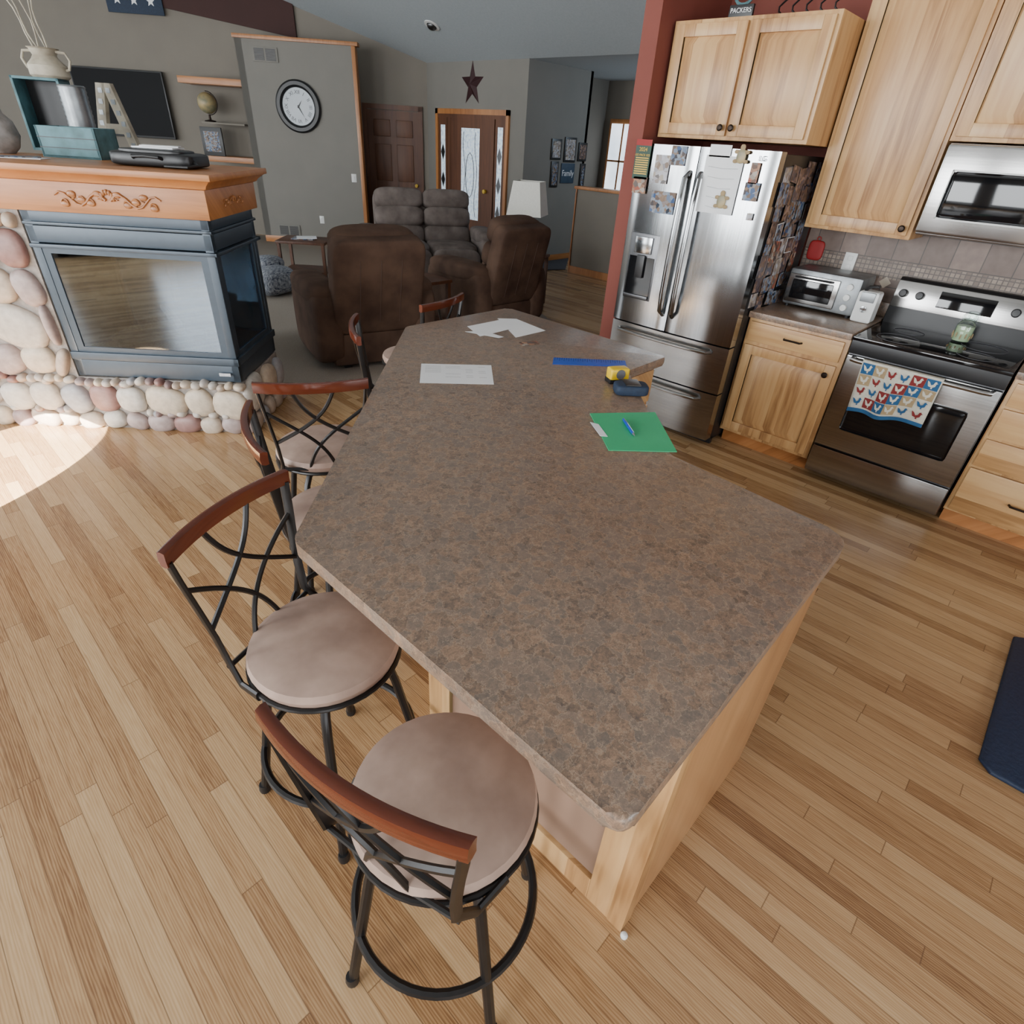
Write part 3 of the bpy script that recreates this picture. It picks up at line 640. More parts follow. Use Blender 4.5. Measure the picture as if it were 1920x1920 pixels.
MB().box(p.x+.02,q.x-.02,p.y-.02,p.y,.7,.86,.004).build('drawer','hickh',t)
MB().box(p.x+.02,q.x-.02,p.y-.02,p.y,.1,.68,.004).build('door','hick',t)
tag(MB().lathe([(.009,0),(.010,.008),(.006,.016),(0,.018)],n=12,c=(.735,.163,0)).build('furniture_cap','white'),'small white plastic cap on floor at near island corner','plastic cap')
# items on island
ZT=.9155
def quad(name,label,cat,px,mat,th=.0006,z=ZT,group=None):
    P=[onz(x,y,z) for x,y in px]; c=sum(P,Vector())/len(P); t=thing(name,label,cat,(c.x,c.y,z),0,group)
    m=MB().prism([(v.x-c.x,v.y-c.y) for v in P][::-1],0,th); o=m.build('sheet',mat,t); return t,P,c
t,P,c=quad('paper_sheet','single white form sheet lying nearest the stools on the island','paper',[(790,682),(921,685),(926,721),(787,718)],'paper')
u=(P[1]-P[0]); v=(P[3]-P[0]); m=MB()
for i in range(9):
    for (a,b) in ((.06,.28),(.34,.55),(.62,.72),(.8,.9)):
        if random.random()<.6:
            q0=P[0]+u*a+v*(.12+.08*i)-c; q1=P[0]+u*b+v*(.12+.08*i)-c; w=v*.008
            m.add([(q0.x,q0.y,.0009),(q1.x,q1.y,.0009),(q1.x+w.x,q1.y+w.y,.0009),(q0.x+w.x,q0.y+w.y,.0009)],[(0,1,2,3)])
m.build('printed_lines','ink',t)
quad('paper_sheet','rightmost of the overlapping white papers at far island end','paper',[(933,597),(968,598),(1023,620),(967,633)],'paper',z=ZT)
quad('paper_sheet','white sheet at left of the overlapping papers at far island end','paper',[(876,612),(937,600),(957,617),(900,631)],'paper',z=ZT+.0012)
quad('paper_slip','thin white slip nearest the small card at far island end','paper',[(872,622),(905,620),(945,632),(935,634)],'paper',z=ZT+.0024)
quad('business_card','small brown photo card near the loose papers','card',[(973,642),(1005,639),(1012,645),(980,649)],'ph4',z=ZT)
t,P,c=quad('ruler','blue plastic ruler lying on the island','ruler',[(1038,671),(1172,677),(1175,688),(1036,683)],'blue',.002)
u=(P[1]-P[0]);v=(P[3]-P[0]);m=MB()
for i in range(30):
    q0=P[0]+u*(.02+.032*i)-c; q1=q0+u*.004; w=v*(.35 if i%2 else .5)
    m.add([(q0.x,q0.y,.0024),(q1.x,q1.y,.0024),(q1.x+w.x,q1.y+w.y,.0024),(q0.x+w.x,q0.y+w.y,.0024)],[(0,1,2,3)])
m.build('scale_marks','navy',t)
t,P,c=quad('file_folder','green file folder lying open edge left on island','folder',[(1106,776),(1228,774),(1269,848),(1141,845)],'green',.0025)
pp=[onz(x,y,ZT) for x,y in ((1106,793),(1122,797),(1139,820),(1125,819))]
MB().prism([(v.x-c.x,v.y-c.y) for v in pp][::-1],.0026,.0036).build('label_tab','paper',t)
t=thing('pen','blue ballpoint pen lying on the green folder','pen',onz(1179,801,.924)); A_=onz(1169,786,.924)-t.location; B_=onz(1190,817,.924)-t.location
MB().tube([A_,A_*.9,A_*.2,B_*.75],[.004,.005,.0055,.005],10).build('barrel','blue',t); MB().tube([B_*.75,B_],[.0045,.001],10).build('tip','galv',t)
MB().tube([A_+Vector((0,0,.004)),A_*.3+Vector((0,0,.008))],.0015,6).build('clip','galv',t)
c=onz(1156,716,ZT); t=thing('tape_measure','yellow and black tape measure on island edge','tape measure',(c.x,c.y,ZT),-.5)
MB().box(-.042,.042,-.025,.025,0,.062,.009,seg=3).build('case','yellow',t)
MB().box(-.044,.025,-.0265,.0265,0.0,.02,.005).build('bumper','black',t); MB().lathe([(.02,0),(.02,.002)],n=20,Mx=T(0,-.026,.04)@RX(PI/2)).build('disc','ink',t)
c=onz(1181,738,ZT); t=thing('glasses_case','small folded dark navy pouch beside the tape measure','pouch',(c.x,c.y,ZT),-.75)
MB().sup((0,0,.022),(.135,.08,.044),.4).build('pouch','navy',t); MB().box(-.03,.03,-.036,.036,.042,.047,.002).build('flap','black',t)
# ================= BAR STOOLS =================
SZ=.625
t=thing('bar_stool','nearest bar stool with suede seat and curved cherry rail, backrest facing camera','bar stool',(.425,.512,0),math.radians(14),'swivel bar stools around the island')
stool=t
MB().lathe([(0,SZ-.055),(.17,SZ-.055),(.185,SZ-.045),(.192,SZ-.025),(.186,SZ-.006),(.15,SZ+.006),(.08,SZ+.012),(0,SZ+.013)],n=40).build('seat','suede',t)
MB().tube(arc((0,0),.19,0,2*PI,40,SZ-.05)[:-1],.007,8,closed=True).build('seat_ring','blackm',t)
MB().lathe([(.07,SZ-.10),(.09,SZ-.09),(.09,SZ-.062),(.12,SZ-.057)],n=20).build('swivel_plate','blackm',t)
lm=None
for k in range(4):
    an=math.radians(150+90*k)
    if lm is None:
        lm=MB().tube([(.05,0,SZ-.085),(.13,0,SZ-.095),(.155,0,SZ-.13),(.17,0,SZ-.19),(.246,0,.012)],.0125,10).build('leg','blackm',t)
        cap=MB().lathe([(.016,0),(.017,.012),(.014,.03)],n=12,c=(.248,0,0)).build('foot_cap','black',lm); lm.rotation_euler.z=an
    else:
        o=lm.copy(); C.objects.link(o); o.parent=t; o.rotation_euler.z=an
        q=cap.copy(); C.objects.link(q); q.parent=o
MB().tube(arc((0,0),.212,0,2*PI,48,.215)[:-1],.011,8,closed=True).build('foot_ring','blackm',t)
def bk(y,z):  # backrest surface
    zz=(z-.56)/.42; return Vector((-.17-.075*zz+ .03*(y/.19)**2*(.3+.7*zz),y,z))
rail=MB(); ys=[-.198+.396*i/16 for i in range(17)]; vs=[];fs=[]
for y in ys:
    c_=bk(y,.955); e=.018
    tk=.010
    for dx,dz in ((-tk,-e),(-tk*1.25,0),(-tk,e),(0,e+.003),(tk,e),(tk*.9,0),(tk,-e),(0,-e-.003)): vs.append((c_.x+dx,y,.952+dz))
for i in range(16):
    for k in range(8): fs.append((i*8+k,i*8+(k+1)%8,(i+1)*8+(k+1)%8,(i+1)*8+k))
fs+= [tuple(range(8)),tuple(16*8+k for k in range(8))[::-1]]
rail.add(vs,fs).build('top_rail','cherry',t,ang=50)
bf=MB()
for s in(-1,1):
    bf.tube([(-.06,s*.185,SZ-.05),(-.13,s*.165,SZ-.06),bk(s*.15,.62),bk(s*.155,.70),bk(s*.168,.80),bk(s*.18,.88),bk(s*.187,.94)],.010,8,flat=(1.4,.7))
    def strand(ya,za,yb,zb,bow,n=16):
        bf.tube([bk(s*(ya+(yb-ya)*(i/n)+bow*math.sin(PI*i/n)),za+(zb-za)*(i/n)) for i in range(n+1)],.007,6)
    strand(.07,.935,-.157,.72,.045)
    strand(.172,.85,-.05,.60,-.045)
bf.tube([bk(-.155,.60),bk(0,.588),bk(.155,.60)],.007,8)
bf.build('back_frame','blackm',t)
G='swivel bar stools around the island'
def st(x,y,deg,lab,lt=0): dup(stool,(x,y,0),math.radians(deg),lab,G,math.radians(lt))
st(.468,1.04,-66,'second nearest bar stool, turned sideways with its round seat fully exposed',-29)
st(.83,1.55,-20,'third bar stool from the camera, mostly hidden behind the turned second stool')
st(1.055,2.03,59,'fourth bar stool, beside the long diagonal edge and in front of the fireplace')
st(1.655,2.25,-32,'fifth bar stool, only rail and frame showing beyond the diagonal edge',45)
st(2.09,2.74,104,'farthest bar stool at the far end of the island')
# ================= FIREPLACE (local frame x=-q, y=s-3.5) =================
S0=3.5; ORG=FW(-1.57,S0); 
t=thing('fireplace','three sided glass fireplace in slate metal on a river stone base','fireplace',ORG,A45); fp=t
Wd=.99; Dp=.66; zb,zt_=.35,1.27
random.seed(11)
MB().box(-2.6,-.0,.0,Dp-.0,0,zb-.01).box(-2.6,-Wd-.01,.0,Dp-.0,zb-.01,zt_-.002).build('masonry_core','mortar',t)
pal=[(.56,.46,.36),(.48,.38,.30),(.60,.56,.50),(.30,.21,.20),(.38,.38,.40),(.30,.17,.15),(.62,.52,.40),(.50,.45,.41),(.58,.52,.45),(.42,.33,.31)]
stn=MB()
def stones(x0,x1,z0,z1,rh,fn):
    z=z0; r=0
    while z<z1-.03:
        h=rh*random.uniform(.85,1.2); h=min(h,z1-z) if z1-z-h>.04 else z1-z
        x=x0+(.0 if r%2 else -.04)
        while x<x1-.02:
            w=h*random.uniform(.9,1.45); w=min(w,x1-x) if x1-x-w>.04 else x1-x
            w=max(w,.05)
            c=(x+w/2,z+h/2+random.uniform(-.014,.014)); an=random.uniform(-.4,.4)
            fn(c[0],c[1],w*1.03,h*random.uniform(.94,1.08),an,random.choice(pal)); x+=w
        z+=h; r+=1
def ff(x,z,w,h,an,col): stn.sup((0,0,0),(w,.09,h),.8,16,10,Mx=T(x,-.006,z)@RY(an),col=col,wob=.05)
def fs_(x,z,w,h,an,col): stn.sup((0,0,0),(.09,w,h),.8,16,10,Mx=T(.006,x,z)@RX(an),col=col,wob=.05)
stones(-2.55,.03,.0,.12,.12,ff); stones(-2.55,.02,.115,.345,.20,ff); stones(-2.55,-Wd-.03,.34,1.255,.2,ff)
for i in range(26): 
    x=random.uniform(-2.5,0); ff(x,random.choice((.12,.125,.31)),.06,.045,0,random.choice(pal))
stones(.03,Dp,.0,.115,.115,fs_); stones(.03,Dp,.115,.33,.2,fs_)
stn.build('river_stones','stone',t,ang=80)
fr=MB()
def band(z0,z1,out=0): 
    fr.box(-Wd,0+out,-out,.02,z0,z1,.004).box(-.02,out,-out,Dp+out,z0,z1,.004).box(-Wd,0+out,Dp-.02,Dp+out,z0,z1,.004)
band(zb,zb+.10); band(zb+.105,zb+.15,.012); band(zt_-.16,zt_-.075,.0); band(zt_-.07,zt_-.055,.012); band(zt_-.055,zt_-.001,.0); band(zt_-.185,zt_-.165,.02)
for x in (-Wd,-.045):
    for y in (0,Dp-.045): fr.box(x,x+.045,y,y+.045,zb,zt_-.002,.003)
fr.build('metal_frame','fire',t)
za,zc_=zb+.15,zt_-.185
MB().box(-Wd+.045,-Wd+.085,.004,.02,za,zc_).box(-.085,-.045,.004,.02,za,zc_).box(-Wd+.085,-.085,.004,.02,za,za+.03).box(-Wd+.085,-.085,.004,.02,zc_-.03,zc_).build('front_glass_frame','fire',t)
MB().box(-.02,-.004,.045,.08,za,zc_).box(-.02,-.004,Dp-.08,Dp-.045,za,zc_).box(-.02,-.004,.08,Dp-.08,za,za+.03).build('side_glass_frame','fire',t)
MB().box(-Wd+.085,-.085,.010,.014,za+.03,zc_-.03).build('front_glass','glass',t)
MB().box(-.014,-.010,.08,Dp-.08,za+.03,zc_).build('side_glass','glass',t)
MB().box(-Wd+.05,-.05,Dp-.014,Dp-.01,za,zc_).build('rear_glass','glass',t)
MB().box(-Wd+.02,-.02,.02,Dp-.02,zb+.02,zb+.14).build('ember_bed','gravel',t)
MB().box(-Wd+.005,-Wd+.03,.02,Dp-.02,zb+.14,zt_-.19).box(-Wd+.03,-.03,.03,Dp-.03,zt_-.19,zt_-.17).build('firebox_lining','firein',t)
for (p,q,r) in (((-.8,.2,.53),(-.3,.3,.55),.045),((-.75,.42,.54),(-.25,.38,.53),.05),((-.65,.2,.62),(-.42,.45,.62),.035),((-.4,.2,.6),(-.6,.44,.68),.03)):
    p=Vector(p);q=Vector(q); MB().tube([p,p.lerp(q,.3)+Vector((0,0,.01)),p.lerp(q,.7),q],[r*.9,r,r*.95,r*.8],10).build('log','log',t)
MB().box(-.12,-.05,-.016,-.012,zb+.04,zb+.06).build('badge','steel',t)
t=thing('mantel','honey oak mantel with carved scroll over the fireplace','mantel',(ORG.x,ORG.y,zt_+.0005),A45)
MB().box(-2.6,.03,-.03,Dp+.03,0,.145,.004).build('frieze','oak',t)
cr=MB()
prf=[(.03,.145),(.045,.15),(.055,.165),(.08,.185),(.09,.19)]
for (o0,z0),(o1,z1) in zip(prf[:-1],prf[1:]):
    cr.add([(-2.6,-o0,z0),(o0,-o0,z0),(o0,Dp+o0,z0),(-2.6,Dp+o0,z0),(-2.6,-o1,z1),(o1,-o1,z1),(o1,Dp+o1,z1),(-2.6,Dp+o1,z1)],[(0,1,5,4),(1,2,6,5),(2,3,7,6)])
cr.build('crown_moulding','oak',t)
MB().box(-2.62,.10,-.10,Dp+.10,.19,.222,.006).build('shelf','oak',t)
def carve(name,Mx,sc):
    m=MB()
    for s in (-1,1):
        m.tube([(s*(.01+.02*i)*sc*1.3,-.006,(.0+.03*math.sin(i*.9))*sc) for i in range(11)],[.008*sc*(1-.05*i) for i in range(11)],6,Mx=Mx)
        for i in range(5):
            cx=s*(.05+.045*i)*sc; m.sup((cx,-.005,(.028*math.cos(i*2.3))*sc),(.045*sc,.014,.03*sc),.9,10,6,Mx=Mx)
            m.tube([(cx+.016*sc*math.cos(a*.6)*s,-.006,(.02*math.cos(i*2.3)+.016*math.sin(a*.6))*sc) for a in range(9)],.004*sc,5,Mx=Mx)
    for k in range(7):
        a=PI*(k/6); m.sup((.03*math.cos(a)*sc,-.006,(.01+.03*math.sin(a))*sc),(.018*sc,.016,.028*sc),1,8,6,Mx=Mx)
    m.build(name,'oakz',t)
carve('carved_scroll',T(-.48,-.03,.07),1.0); carve('carved_scroll',T(.03,.32,.07)@RZ(PI/2),.55)
ZM=zt_+.2235
def mp(px,py,z=ZM): v=onz(px,py,z); return v
c=mp(158,296); t=thing('wooden_crate','teal painted wooden crate on the mantel','crate',c,A45)
m=MB(); w,d,h=.165,.11,.155
m.box(-w,w,-d,-d+.015,0,h,.002).box(-w,w,d-.015,d,0,h,.002).box(-w,-w+.015,-d,d,0,h,.002).box(w-.015,w,-d,d,0,h,.002).box(-w,w,-d,d,0,.012)
m.build('box','teal',t)
for zz in (.05,.10): MB().box(-w,w,-d-.002,-d,zz-.002,zz+.002).build('plank_seam','blackm',t)
c=mp(97,284)+FW(-.03,.16); t=thing('wooden_box','open teal wooden box standing upright behind the crate','box',(c.x,c.y,ZM),A45+.2)
m=MB(); w,d,h=.135,.09,.40
m.box(-w,w,d-.012,d,0,h).box(-w,-w+.015,-d,d,0,h,.002).box(w-.015,w,-d,d,0,h,.002).box(-w,w,-d,d,0,.015).box(-w,w,-d,d,h-.015,h,.002)
m.build('box','teal',t); MB().box(-w+.016,w-.016,d-.016,d-.0125,.016,h-.016).build('lining','black',t)
jx,jy=c.x+.06,c.y-.03
t2=thing('milk_can','distressed cream milk can jug with two handles holding branches','milk can',(jx,jy,ZM+.4005),A45)
K=1.3
MB().lathe([(r*K,z*K) for r,z in [(.075,0),(.085,.01),(.085,.05),(.06,.075),(.05,.09),(.06,.115),(.068,.12),(.05,.119),(.045,.08),(0,.075)]]).build('can','cream',t2)
for s in(-1,1): MB().tube([(s*.058*K,0,.108*K),(s*.10*K,0,.105*K),(s*.115*K,0,.075*K),(s*.10*K,0,.04*K),(s*.084*K,0,.035*K)],.008).build('handle','cream',t2)
t3=thing('branch_stems','tall pale curly branches rising from the milk can','branches',(jx,jy,ZM+.4005+.078*K),A45)
for k in range(5):
    random.seed(k+3); an=k*1.3; MB().tube([(.02*math.cos(an)+ (.012*i)*math.cos(an)+.012*math.sin(i*1.3+k)-.012*i,.02*math.sin(an)+.006*i*math.sin(an),.002+.06*i) for i in range(9)],[.006-.0004*i for i in range(9)],6).build('stem','cream',t3)
c=mp(138,288)+FW(.02,.15); t=thing('tin_canister','ribbed galvanised tin cylinder behind the teal crate','canister',(c.x,c.y,ZM),A45)
MB().lathe([(0,0)]+[(.075+.003*(i%2),.0125*i) for i in range(30)]+[(.07,.37),(.07,.3),(0,.3)],n=30).build('cylinder','galv',t)
c=mp(222,284)+FW(0,.05); t=thing('letter_decoration','large wood and tin letter A standing on the mantel','letter',(c.x,c.y,ZM),A45-.1)
m=MB(); h=.41; w=.125
for s in(-1,1): m.add([(s*w-.034*1,-.02,0),(s*w+.034,-.02,0),(s*.02+.032,-.02,h),(s*.02-.032,-.02,h),(s*w-.034,.02,0),(s*w+.034,.02,0),(s*.02+.032,.02,h),(s*.02-.032,.02,h)],[(0,1,2,3),(7,6,5,4),(0,4,5,1),(1,5,6,2),(2,6,7,3),(3,7,4,0)])
m.box(-.08,.08,-.019,.019,.11,.17).box(-w-.045,-w+.045,-.022,.022,0,.025).box(w-.045,w+.045,-.022,.022,0,.025)
m.build('letter_face','cream',t)
for s in(-1,1):
    for i in range(6):
        f=(i+.5)/6; MB().cb((s*(w*(1-f)+.02*f),-.0215,h*f*.95+.01),(.03,.002,.03)).build('tin_inlay','galv',t)
c=mp(305,312); t=thing('laptop_bag','black soft laptop bag lying flat on the mantel','bag',c,A45-.05)
MB().sup((0,0,.036),(.46,.26,.072),.3).build('bag_body','black',t)
MB().sup((0,-.02,.07),(.36,.2,.03),.4).build('front_pocket','black',t)
MB().tube([(-.08,-.12,.04),(-.07,-.15,.05),(0,-.16,.055),(.07,-.15,.05),(.08,-.12,.04)],.009).build('handle','black',t)
MB().tube([(.2,-.06,.05),(.25,-.1,.02),(.22,-.15,.012),(.1,-.16,.012)],.008).build('strap','black',t)
tb=c
for k,(lab,da) in enumerate((('stack of white papers lying on the black laptop bag',0),('narrow white envelope on top of the papers on the bag',.3))):
    t=thing('paper_stack' if k==0 else 'envelope',lab,'paper',(tb.x+.0,tb.y+.0,ZM+.086+.008*k),A45+da); MB().box(-.11+.03*k,.11,-.07,.07-.03*k,0,.007,.001).build('sheets','paper',t)
c=mp(40,296); t=thing('mail_pile','loose mail lying flat at left end of the mantel','mail',c,A45+.2)
MB().box(-.15,.12,-.07,.06,0,.004).build('envelope','paper',t); MB().box(-.09,.09,-.05,.08,.0045,.008,Mx=RZ(.4)).build('leaflet','ph2',t)
p=ons(6,272,4.08); t=thing('stone_vase','mottled grey rounded vase at left end of the mantel','vase',FW(p.x,4.08,ZM),0)
MB().lathe([(.05,0),(.08,.03),(.10,.09),(.085,.16),(.05,.2),(.045,.24),(.06,.27),(.05,.26),(0,.2)]).build('vase','glaze',t)
# ================= LIVING ROOM =================
def t45(name,label,cat,x,y,z,g=None,rz=0): return thing(name,label,cat,FW(x,y,z),A45+rz,g)
a=ons(128,122,SB-.1); b_=ons(331,262,SB-.1)
t=t45('television','large black flat screen television behind the fireplace mantel','television',(a.x+b_.x)/2,SB-.08,b_.z)
w=(b_.x-a.x)/2; h=a.z-b_.z
MB().box(-w,w,-.04,.02,0,h,.01).build('casing','black',t); MB().box(-w+.02,w-.02,-.043,-.038,.03,h-.02).build('screen','tvscreen',t); MB().box(-.2,.2,.02,.078,h*.3,h*.7).build('wall_bracket','black',t)
SN=11.25
for i,(x0,x1,yy,th) in enumerate(((333,458,152,.09),(378,458,232,.025),(392,478,300,.08))):
    p=ons(x0,yy,SN); q=ons(x1,yy,SN)
    z=(p.z+q.z)/2
    t=tag(MB().box(p.x,min(q.x,-3.99),SN,SB-.002,z-th/2,z+th/2,.004).build('wall_shelf','oak' if i!=1 else 'wall',rz=A45),['thick oak shelf highest in the alcove beside the clock wall','thin middle shelf in alcove holding the globe','lower oak ledge in alcove holding the small black frame'][i],'shelf')
p=ons(395,228,SN+.15); t=t45('globe','antique gold desk globe on the alcove shelf','globe',p.x,p.y,ons(420,232,SN).z+.014)
MB().lathe([(.09,0),(.085,.015),(.02,.03),(.015,.1)],n=16).build('base','iron',t); MB().sup((0,0,.25),(.29,.29,.29),1,24,14).build('sphere','globe',t)
MB().tube([(.16*math.sin(a),0,.25-.16*math.cos(a)) for a in [PI*i/12 for i in range(13)]],.006).build('meridian_arm','iron',t)
p=ons(405,295,SN+.1); t=t45('framed_picture','black framed photo standing on the lower alcove ledge','framed picture',p.x,p.y,ons(435,300,SN).z+.041)
MB().box(-.17,.17,-.02,.02,0,.4,.005).build('frame','black',t); MB().box(-.12,.12,-.025,-.019,.06,.34).build('picture','ph2',t)
p=ons(559,200,SC-.04); t=t45('wall_clock','round black wall clock with roman numerals and pale face','clock',p.x,SC-.003,p.z)
CR=.345; Mx=RX(PI/2)
MB().lathe([(CR*.70,0),(CR,0),(CR,.03),(CR*.93,.05),(CR*.80,.05),(CR*.72,.03),(CR*.70,.0)],n=48,Mx=Mx).build('rim','black',t)
MB().lathe([(0,.012),(CR*.73,.012),(CR*.73,.0)],n=48,Mx=Mx).build('face','clockw',t)
for i,s in enumerate(['XII','I','II','III','IIII','V','VI','VII','VIII','IX','X','XI']):
    an=PI/2-i*PI/6; text(s,.07,'ink',t,'numeral',FACE_Y@T(.185*math.cos(an),.185*math.sin(an),.014)@RZ(an-PI/2))
for an,Ln,nm in ((math.radians(55),.11,'hour_hand'),(math.radians(-60),.17,'minute_hand')):
    MB().add([(-.02,-.008,0),(0,-.012,0),(Ln,0,0),(0,.012,0),(-.02,.008,0)],[(0,1,2,3,4)],Mx=FACE_Y@T(0,0,.018)@RZ(an)).build(nm,'black',t)
def vent(label,px0,py0,px1,py1,s,fl='wall_vent'):
    p=ons(px0,py0,s); q=ons(px1,py1,s); t=t45(fl,label,'vent',(p.x+q.x)/2,s-.001,(p.z+q.z)/2); w=(q.x-p.x)/2; h=(p.z-q.z)/2
    MB().box(-w,w,-.015,0,-h,h,.003).build('frame','wallb',t); m=MB()
    for k in (-1,1):
        for i in range(9): m.box(k*w*.45-w*.38,k*w*.45+w*.38,-.02,-.014,-h*.8+i*h*.18,-h*.8+i*h*.18+h*.13)
    m.build('louvres','black',t)
vent('metal air vent high on the clock wall',471,86,523,118,SC); vent('low floor level return vent beneath the clock wall',521,420,565,443,SC)
p=ons(664,334,SC); 
t=t45('light_switch','white light switch on the clock wall','light switch',min(p.x,-2.36),SC-.001,p.z); MB().box(-.04,.04,-.008,0,-.06,.06,.003).build('plate','white',t); MB().box(-.01,.01,-.016,-.007,-.02,.02,.002).build('toggle','white',t)
p=ons(604,412,SC); outlet('white wall outlet low on the clock wall',FW(p.x,SC-.001,p.z),A45+PI/2)
p=onx(885,158,7.44); t=thing('barn_star','dark burgundy metal barn star above the entry door','star',(7.449,p.y,p.z))
m=MB(); R_=.26; pts=[]
for i in range(10):
    r=R_ if i%2==0 else R_*.4; an=PI/2+i*PI/5; pts.append((0,r*math.cos(an),r*math.sin(an)*1.15))
m.add(pts+[(-.06,0,0)],[(i,(i+1)%10,10) for i in range(10)]+[tuple(range(10))]); m.build('star','star',t,ang=5)
def wallpic(px,py,w,h,mat,label,cat='picture frame',nm='picture_frame'):
    p=ony(px,py,6.9); t=thing(nm,label,cat,(p.x,6.899,p.z))
    MB().box(-w/2,w/2,-.02,0,-h/2,h/2,.004).build('frame','black',t); MB().box(-w/2+.03,w/2-.03,-.024,-.018,-h/2+.03,h/2-.03).build('picture',mat,t); return t
wallpic(1042,280,.24,.28,'ph3','left black picture frame in upper row on hall wall')
wallpic(1068,281,.29,.34,'ph3','centre and largest black frame in upper row on hall wall')
wallpic(1091,285,.22,.26,'ph1','right black picture frame in upper row on hall wall')
wallpic(1038,327,.18,.36,'ph2','tall blue picture panel left of the family sign')
wallpic(1090,330,.13,.36,'ph2','narrow tall picture panel right of the family sign')
p=ony(1063,325,6.9); t=thing('wall_sign','blue wall sign reading Family between two picture panels','sign',(p.x,6.899,p.z)); MB().box(-.17,.17,-.015,0,-.14,.14,.003).build('board','denim',t); text('Family',.12,'paper',t,'lettering',T(0,-.017,0)@FACE_Y)
p=ons(250,-6,SB-.06); t=t45('flag_sign','blue sign with white stars on dark upper ledge','sign',p.x,SB-.06,p.z-.1); MB().box(-.42,.42,-.02,0,-.1,.2,.003).build('board','navy',t)
for k in (-.25,0,.25):
    MB().add([(k+(.07 if i%2==0 else .03)*math.cos(PI/2+i*PI/5),-.022,.06+(.07 if i%2==0 else .03)*math.sin(PI/2+i*PI/5)) for i in range(10)],[tuple(range(10))]).build('star_motif','paper',t)
d=ray(810,47) 
tt=(2.7+.4*7.45-H)/(d[2]+.4*d[0]); P=Vector((tt*d[0],tt*d[1],H+tt*d[2]))
t=thing('recessed_light','small round recessed eyeball light in the sloped ceiling','ceiling light',P); t.rotation_euler=(0,math.atan(.4),0)
MB().lathe([(.11,0),(.11,-.012),(.075,-.015),(.07,0)],n=28).build('trim_ring','white',t); MB().sup((0,0,-.01),(.14,.14,.1),1).build('lamp','dksteel',t)
# recliners
def recliner(name,label,loc,az,mat,two=False,w=.52):
    t=thing(name,label,'sofa' if two else 'armchair',loc,az); hw=w/2*(2 if two else 1); n=2 if two else 1
    MB().box(-hw-.12,hw+.12,-.38,.36,.03,.30,.04).build('base',mat,t)
    for i in range(n):
        cx=(-hw+w/2+i*w)
        MB().sup((cx,.08,.40),(w*1.02,.66,.24),.45).build('seat',mat,t)
        MB().sup((cx,.44,.28),(w*1.0,.14,.40),.45).build('footrest',mat,t)
        b=MB(); Bx=T(cx,-.27,.42)@RX(math.radians(15)) 
        b.sup((0,-.06,.28),(w*1.34 if not two else w*1.04,.18,.76),.22,Mx=Bx,nu=40,nv=24)
        for (z,h,dy) in ((.12,.26,.07),(.34,.26,.09),(.56,.25,.08)): b.sup((0,dy-.02,z),(w*1.24 if not two else w*1.02,.24,h),.55,Mx=Bx)
        b.build('backrest',mat,t)
        for x in (-.2,0,.2): MB().tube([Bx@Vector((x*w*1.5,-.151,.52)),Bx@Vector((x*w*1.5,-.151,.3)),Bx@Vector((x*w*1.5,-.150,.0))],.003,5).build('seam','piping',t)
    for s in(-1,1):
        MB().sup((s*(hw+.13),.02,.34),(.25,.86,.60),.36).sup((s*(hw+.13),.03,.60),(.28,.80,.18),.6).build('arm',mat,t)
    MB().tube([(hw+.26,.05,.36),(hw+.29,.08,.38),(hw+.29,.16,.40)],.012).build('recline_lever','blackm',t)
    for x in (-hw,hw):
        for y in (-.3,.3): MB().box(x-.03,x+.03,y-.03,y+.03,0.0,.04).build('foot','black',t)
    return t
zr=.0125
recliner('recliner','dark brown recliner nearest the fireplace, seen from behind',(2.90,4.50,zr),math.radians(-16),'brown',w=.56)
recliner('recliner','dark brown recliner in front of the lamp table, seen from behind',(4.52,4.60,zr),math.radians(-2),'brown',w=.50)
recliner('loveseat','grey brown reclining loveseat facing the camera near the entry',(5.35,6.65,zr),math.radians(150),'sofa',two=True,w=.64)
def endtable(label,loc,w,d,h,mat='dkdoor',rz=0):
    t=thing('end_table',label,'table',loc,rz); MB().box(-w/2,w/2,-d/2,d/2,h-.03,h,.004).build('tabletop',mat,t); MB().box(-w/2+.02,w/2-.02,-d/2+.02,d/2-.02,.15,.17).build('lower_shelf',mat,t)
    for x in(-1,1):
        for y in(-1,1): MB().box(x*(w/2-.03)-.018,x*(w/2-.03)+.018,y*(d/2-.03)-.018,y*(d/2-.03)+.018,0,h-.03).build('leg',mat,t)
    return t
endtable('dark end table under the white shaded lamp',(5.52,5.0,zr),.46,.46,.58,rz=.3)
endtable('small dark end table between the two brown recliners',(3.72,4.72,zr),.32,.55,.55)
endtable('end table beside the loveseat holding magazines',(3.95,7.35,zr),.6,.5,.52,rz=A45)
t=thing('magazine','magazines piled on end table by the loveseat','magazines',(3.95,7.35,zr+.521),A45); MB().box(-.15,.12,-.1,.1,0,.012).build('cover','ph2',t); MB().box(-.1,.14,-.09,.09,.0125,.022,Mx=RZ(.3)).build('pages','paper',t)
t=thing('table_lamp','table lamp with tapered white shade beside the brown recliner','lamp',(5.52,5.0,zr+.581))
MB().lathe([(.09,0),(.09,.02),(.03,.04),(.05,.12),(.06,.2),(.02,.3),(.012,.42),(.012,.52)]).build('base','iron',t)
MB().lathe([(.285,.42),(.215,.76),(.21,.76),(.28,.42)],n=4,rot=PI/4+.5).build('lamp_shade','shade',t)
t=thing('throw_blanket','navy and white zigzag throw blanket heaped beside the recliner','blanket',onz(508,520,.2).to_2d().to_3d()+Vector((0,0,zr)),.3)
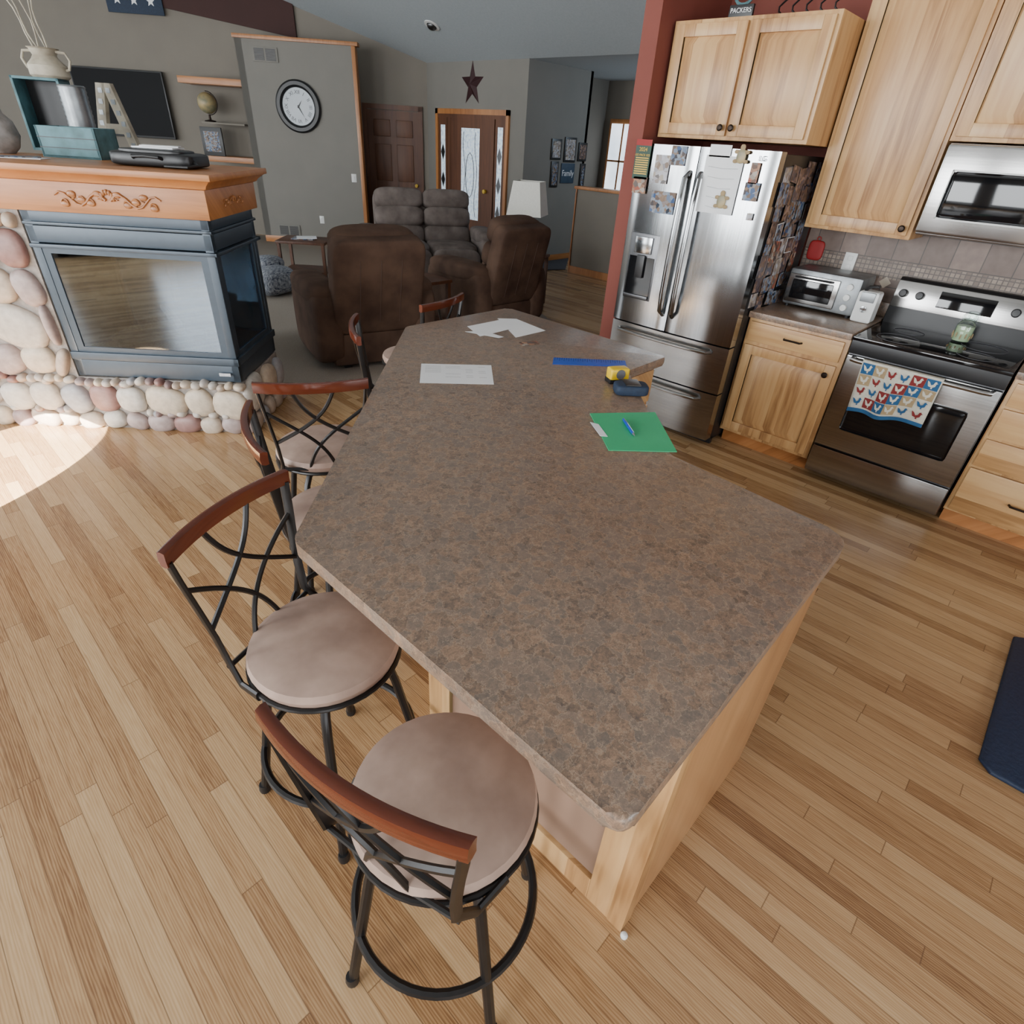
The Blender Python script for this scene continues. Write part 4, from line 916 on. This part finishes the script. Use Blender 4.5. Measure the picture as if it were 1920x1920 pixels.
MB().sup((0,0,.16),(.55,.45,.32),.7,wob=.06).sup((.1,.15,.3),(.4,.3,.2),.8,wob=.1).build('cloth','zig',t)
# ================= LIGHT =================
w=bpy.data.worlds.new('World'); bpy.context.scene.world=w; w.use_nodes=True; nt=w.node_tree; bgn=nt.nodes['Background']
tc=nd(nt,'ShaderNodeTexCoord'); sx=nd(nt,'ShaderNodeSeparateXYZ',{0:tc.outputs['Generated']})
col=ramp(nt,mt(nt,'ADD',mt(nt,'MULTIPLY',sx.outputs[2],.5),.5),[(.42,(.52,.55,.56)),(.52,(.90,.96,1)),(1,(.62,.80,1))])
nt.links.new(col,bgn.inputs[0]); bgn.inputs[1].default_value=2.4
def area(loc,target,sx_,sy_,e,col=(.95,.98,1.0)):
    l=bpy.data.lights.new('window_light','AREA'); l.shape='RECTANGLE'; l.size=sx_; l.size_y=sy_; l.energy=e; l.color=col
    o=bpy.data.objects.new('window_light',l); C.objects.link(o); o.location=loc; o.rotation_euler=(Vector(target)-Vector(loc)).to_track_quat('-Z','Y').to_euler(); return o
area((-5.3,4.25,1.9),(1,3,.3),2.2,2.8,380); area((-5.3,.8,1.9),(1,1.5,.3),2.2,2.8,300); area((-3,-4.7,1.3),(2,2,.6),2.8,2.0,140); area((.65,-4.7,1.3),(2,2,.8),1.8,2.0,110)
area((-5.3,7.9,1.9),(5,7.5,1.2),2.4,2.8,230,(.92,.97,1)); area((-5.3,11.8,1.9),(6,8,1.2),2.6,2.8,150,(.92,.97,1))
area((9.6,4.5,2.3),(8.0,6.9,1.4),1.2,1.0,30,(.66,.83,1))
l=bpy.data.lights.new('sunbeam','SPOT'); l.energy=60000; l.spot_size=math.radians(7.0); l.spot_blend=0; l.shadow_soft_size=.005; l.color=(1,.95,.84)
o=bpy.data.objects.new('sunbeam',l); C.objects.link(o); o.location=(-5.2,.6,3.3); tg=onz(-45,905,0)+Vector((-.12,.03,0)); o.rotation_euler=(tg-Vector(o.location)).to_track_quat('-Z','Y').to_euler()
# ================= CAMERA =================
cam=bpy.data.cameras.new('camera'); co=bpy.data.objects.new('camera',cam); C.objects.link(co)
cam.sensor_width=36; cam.lens=F/1920*36; cam.clip_start=.02; cam.clip_end=100
mw=Matrix.Identity(4)
for i in range(3): mw[i][0]=RM[i][0]; mw[i][1]=-RM[i][1]; mw[i][2]=-RM[i][2]
mw[2][3]=H; co.matrix_world=mw
bpy.context.scene.camera=co
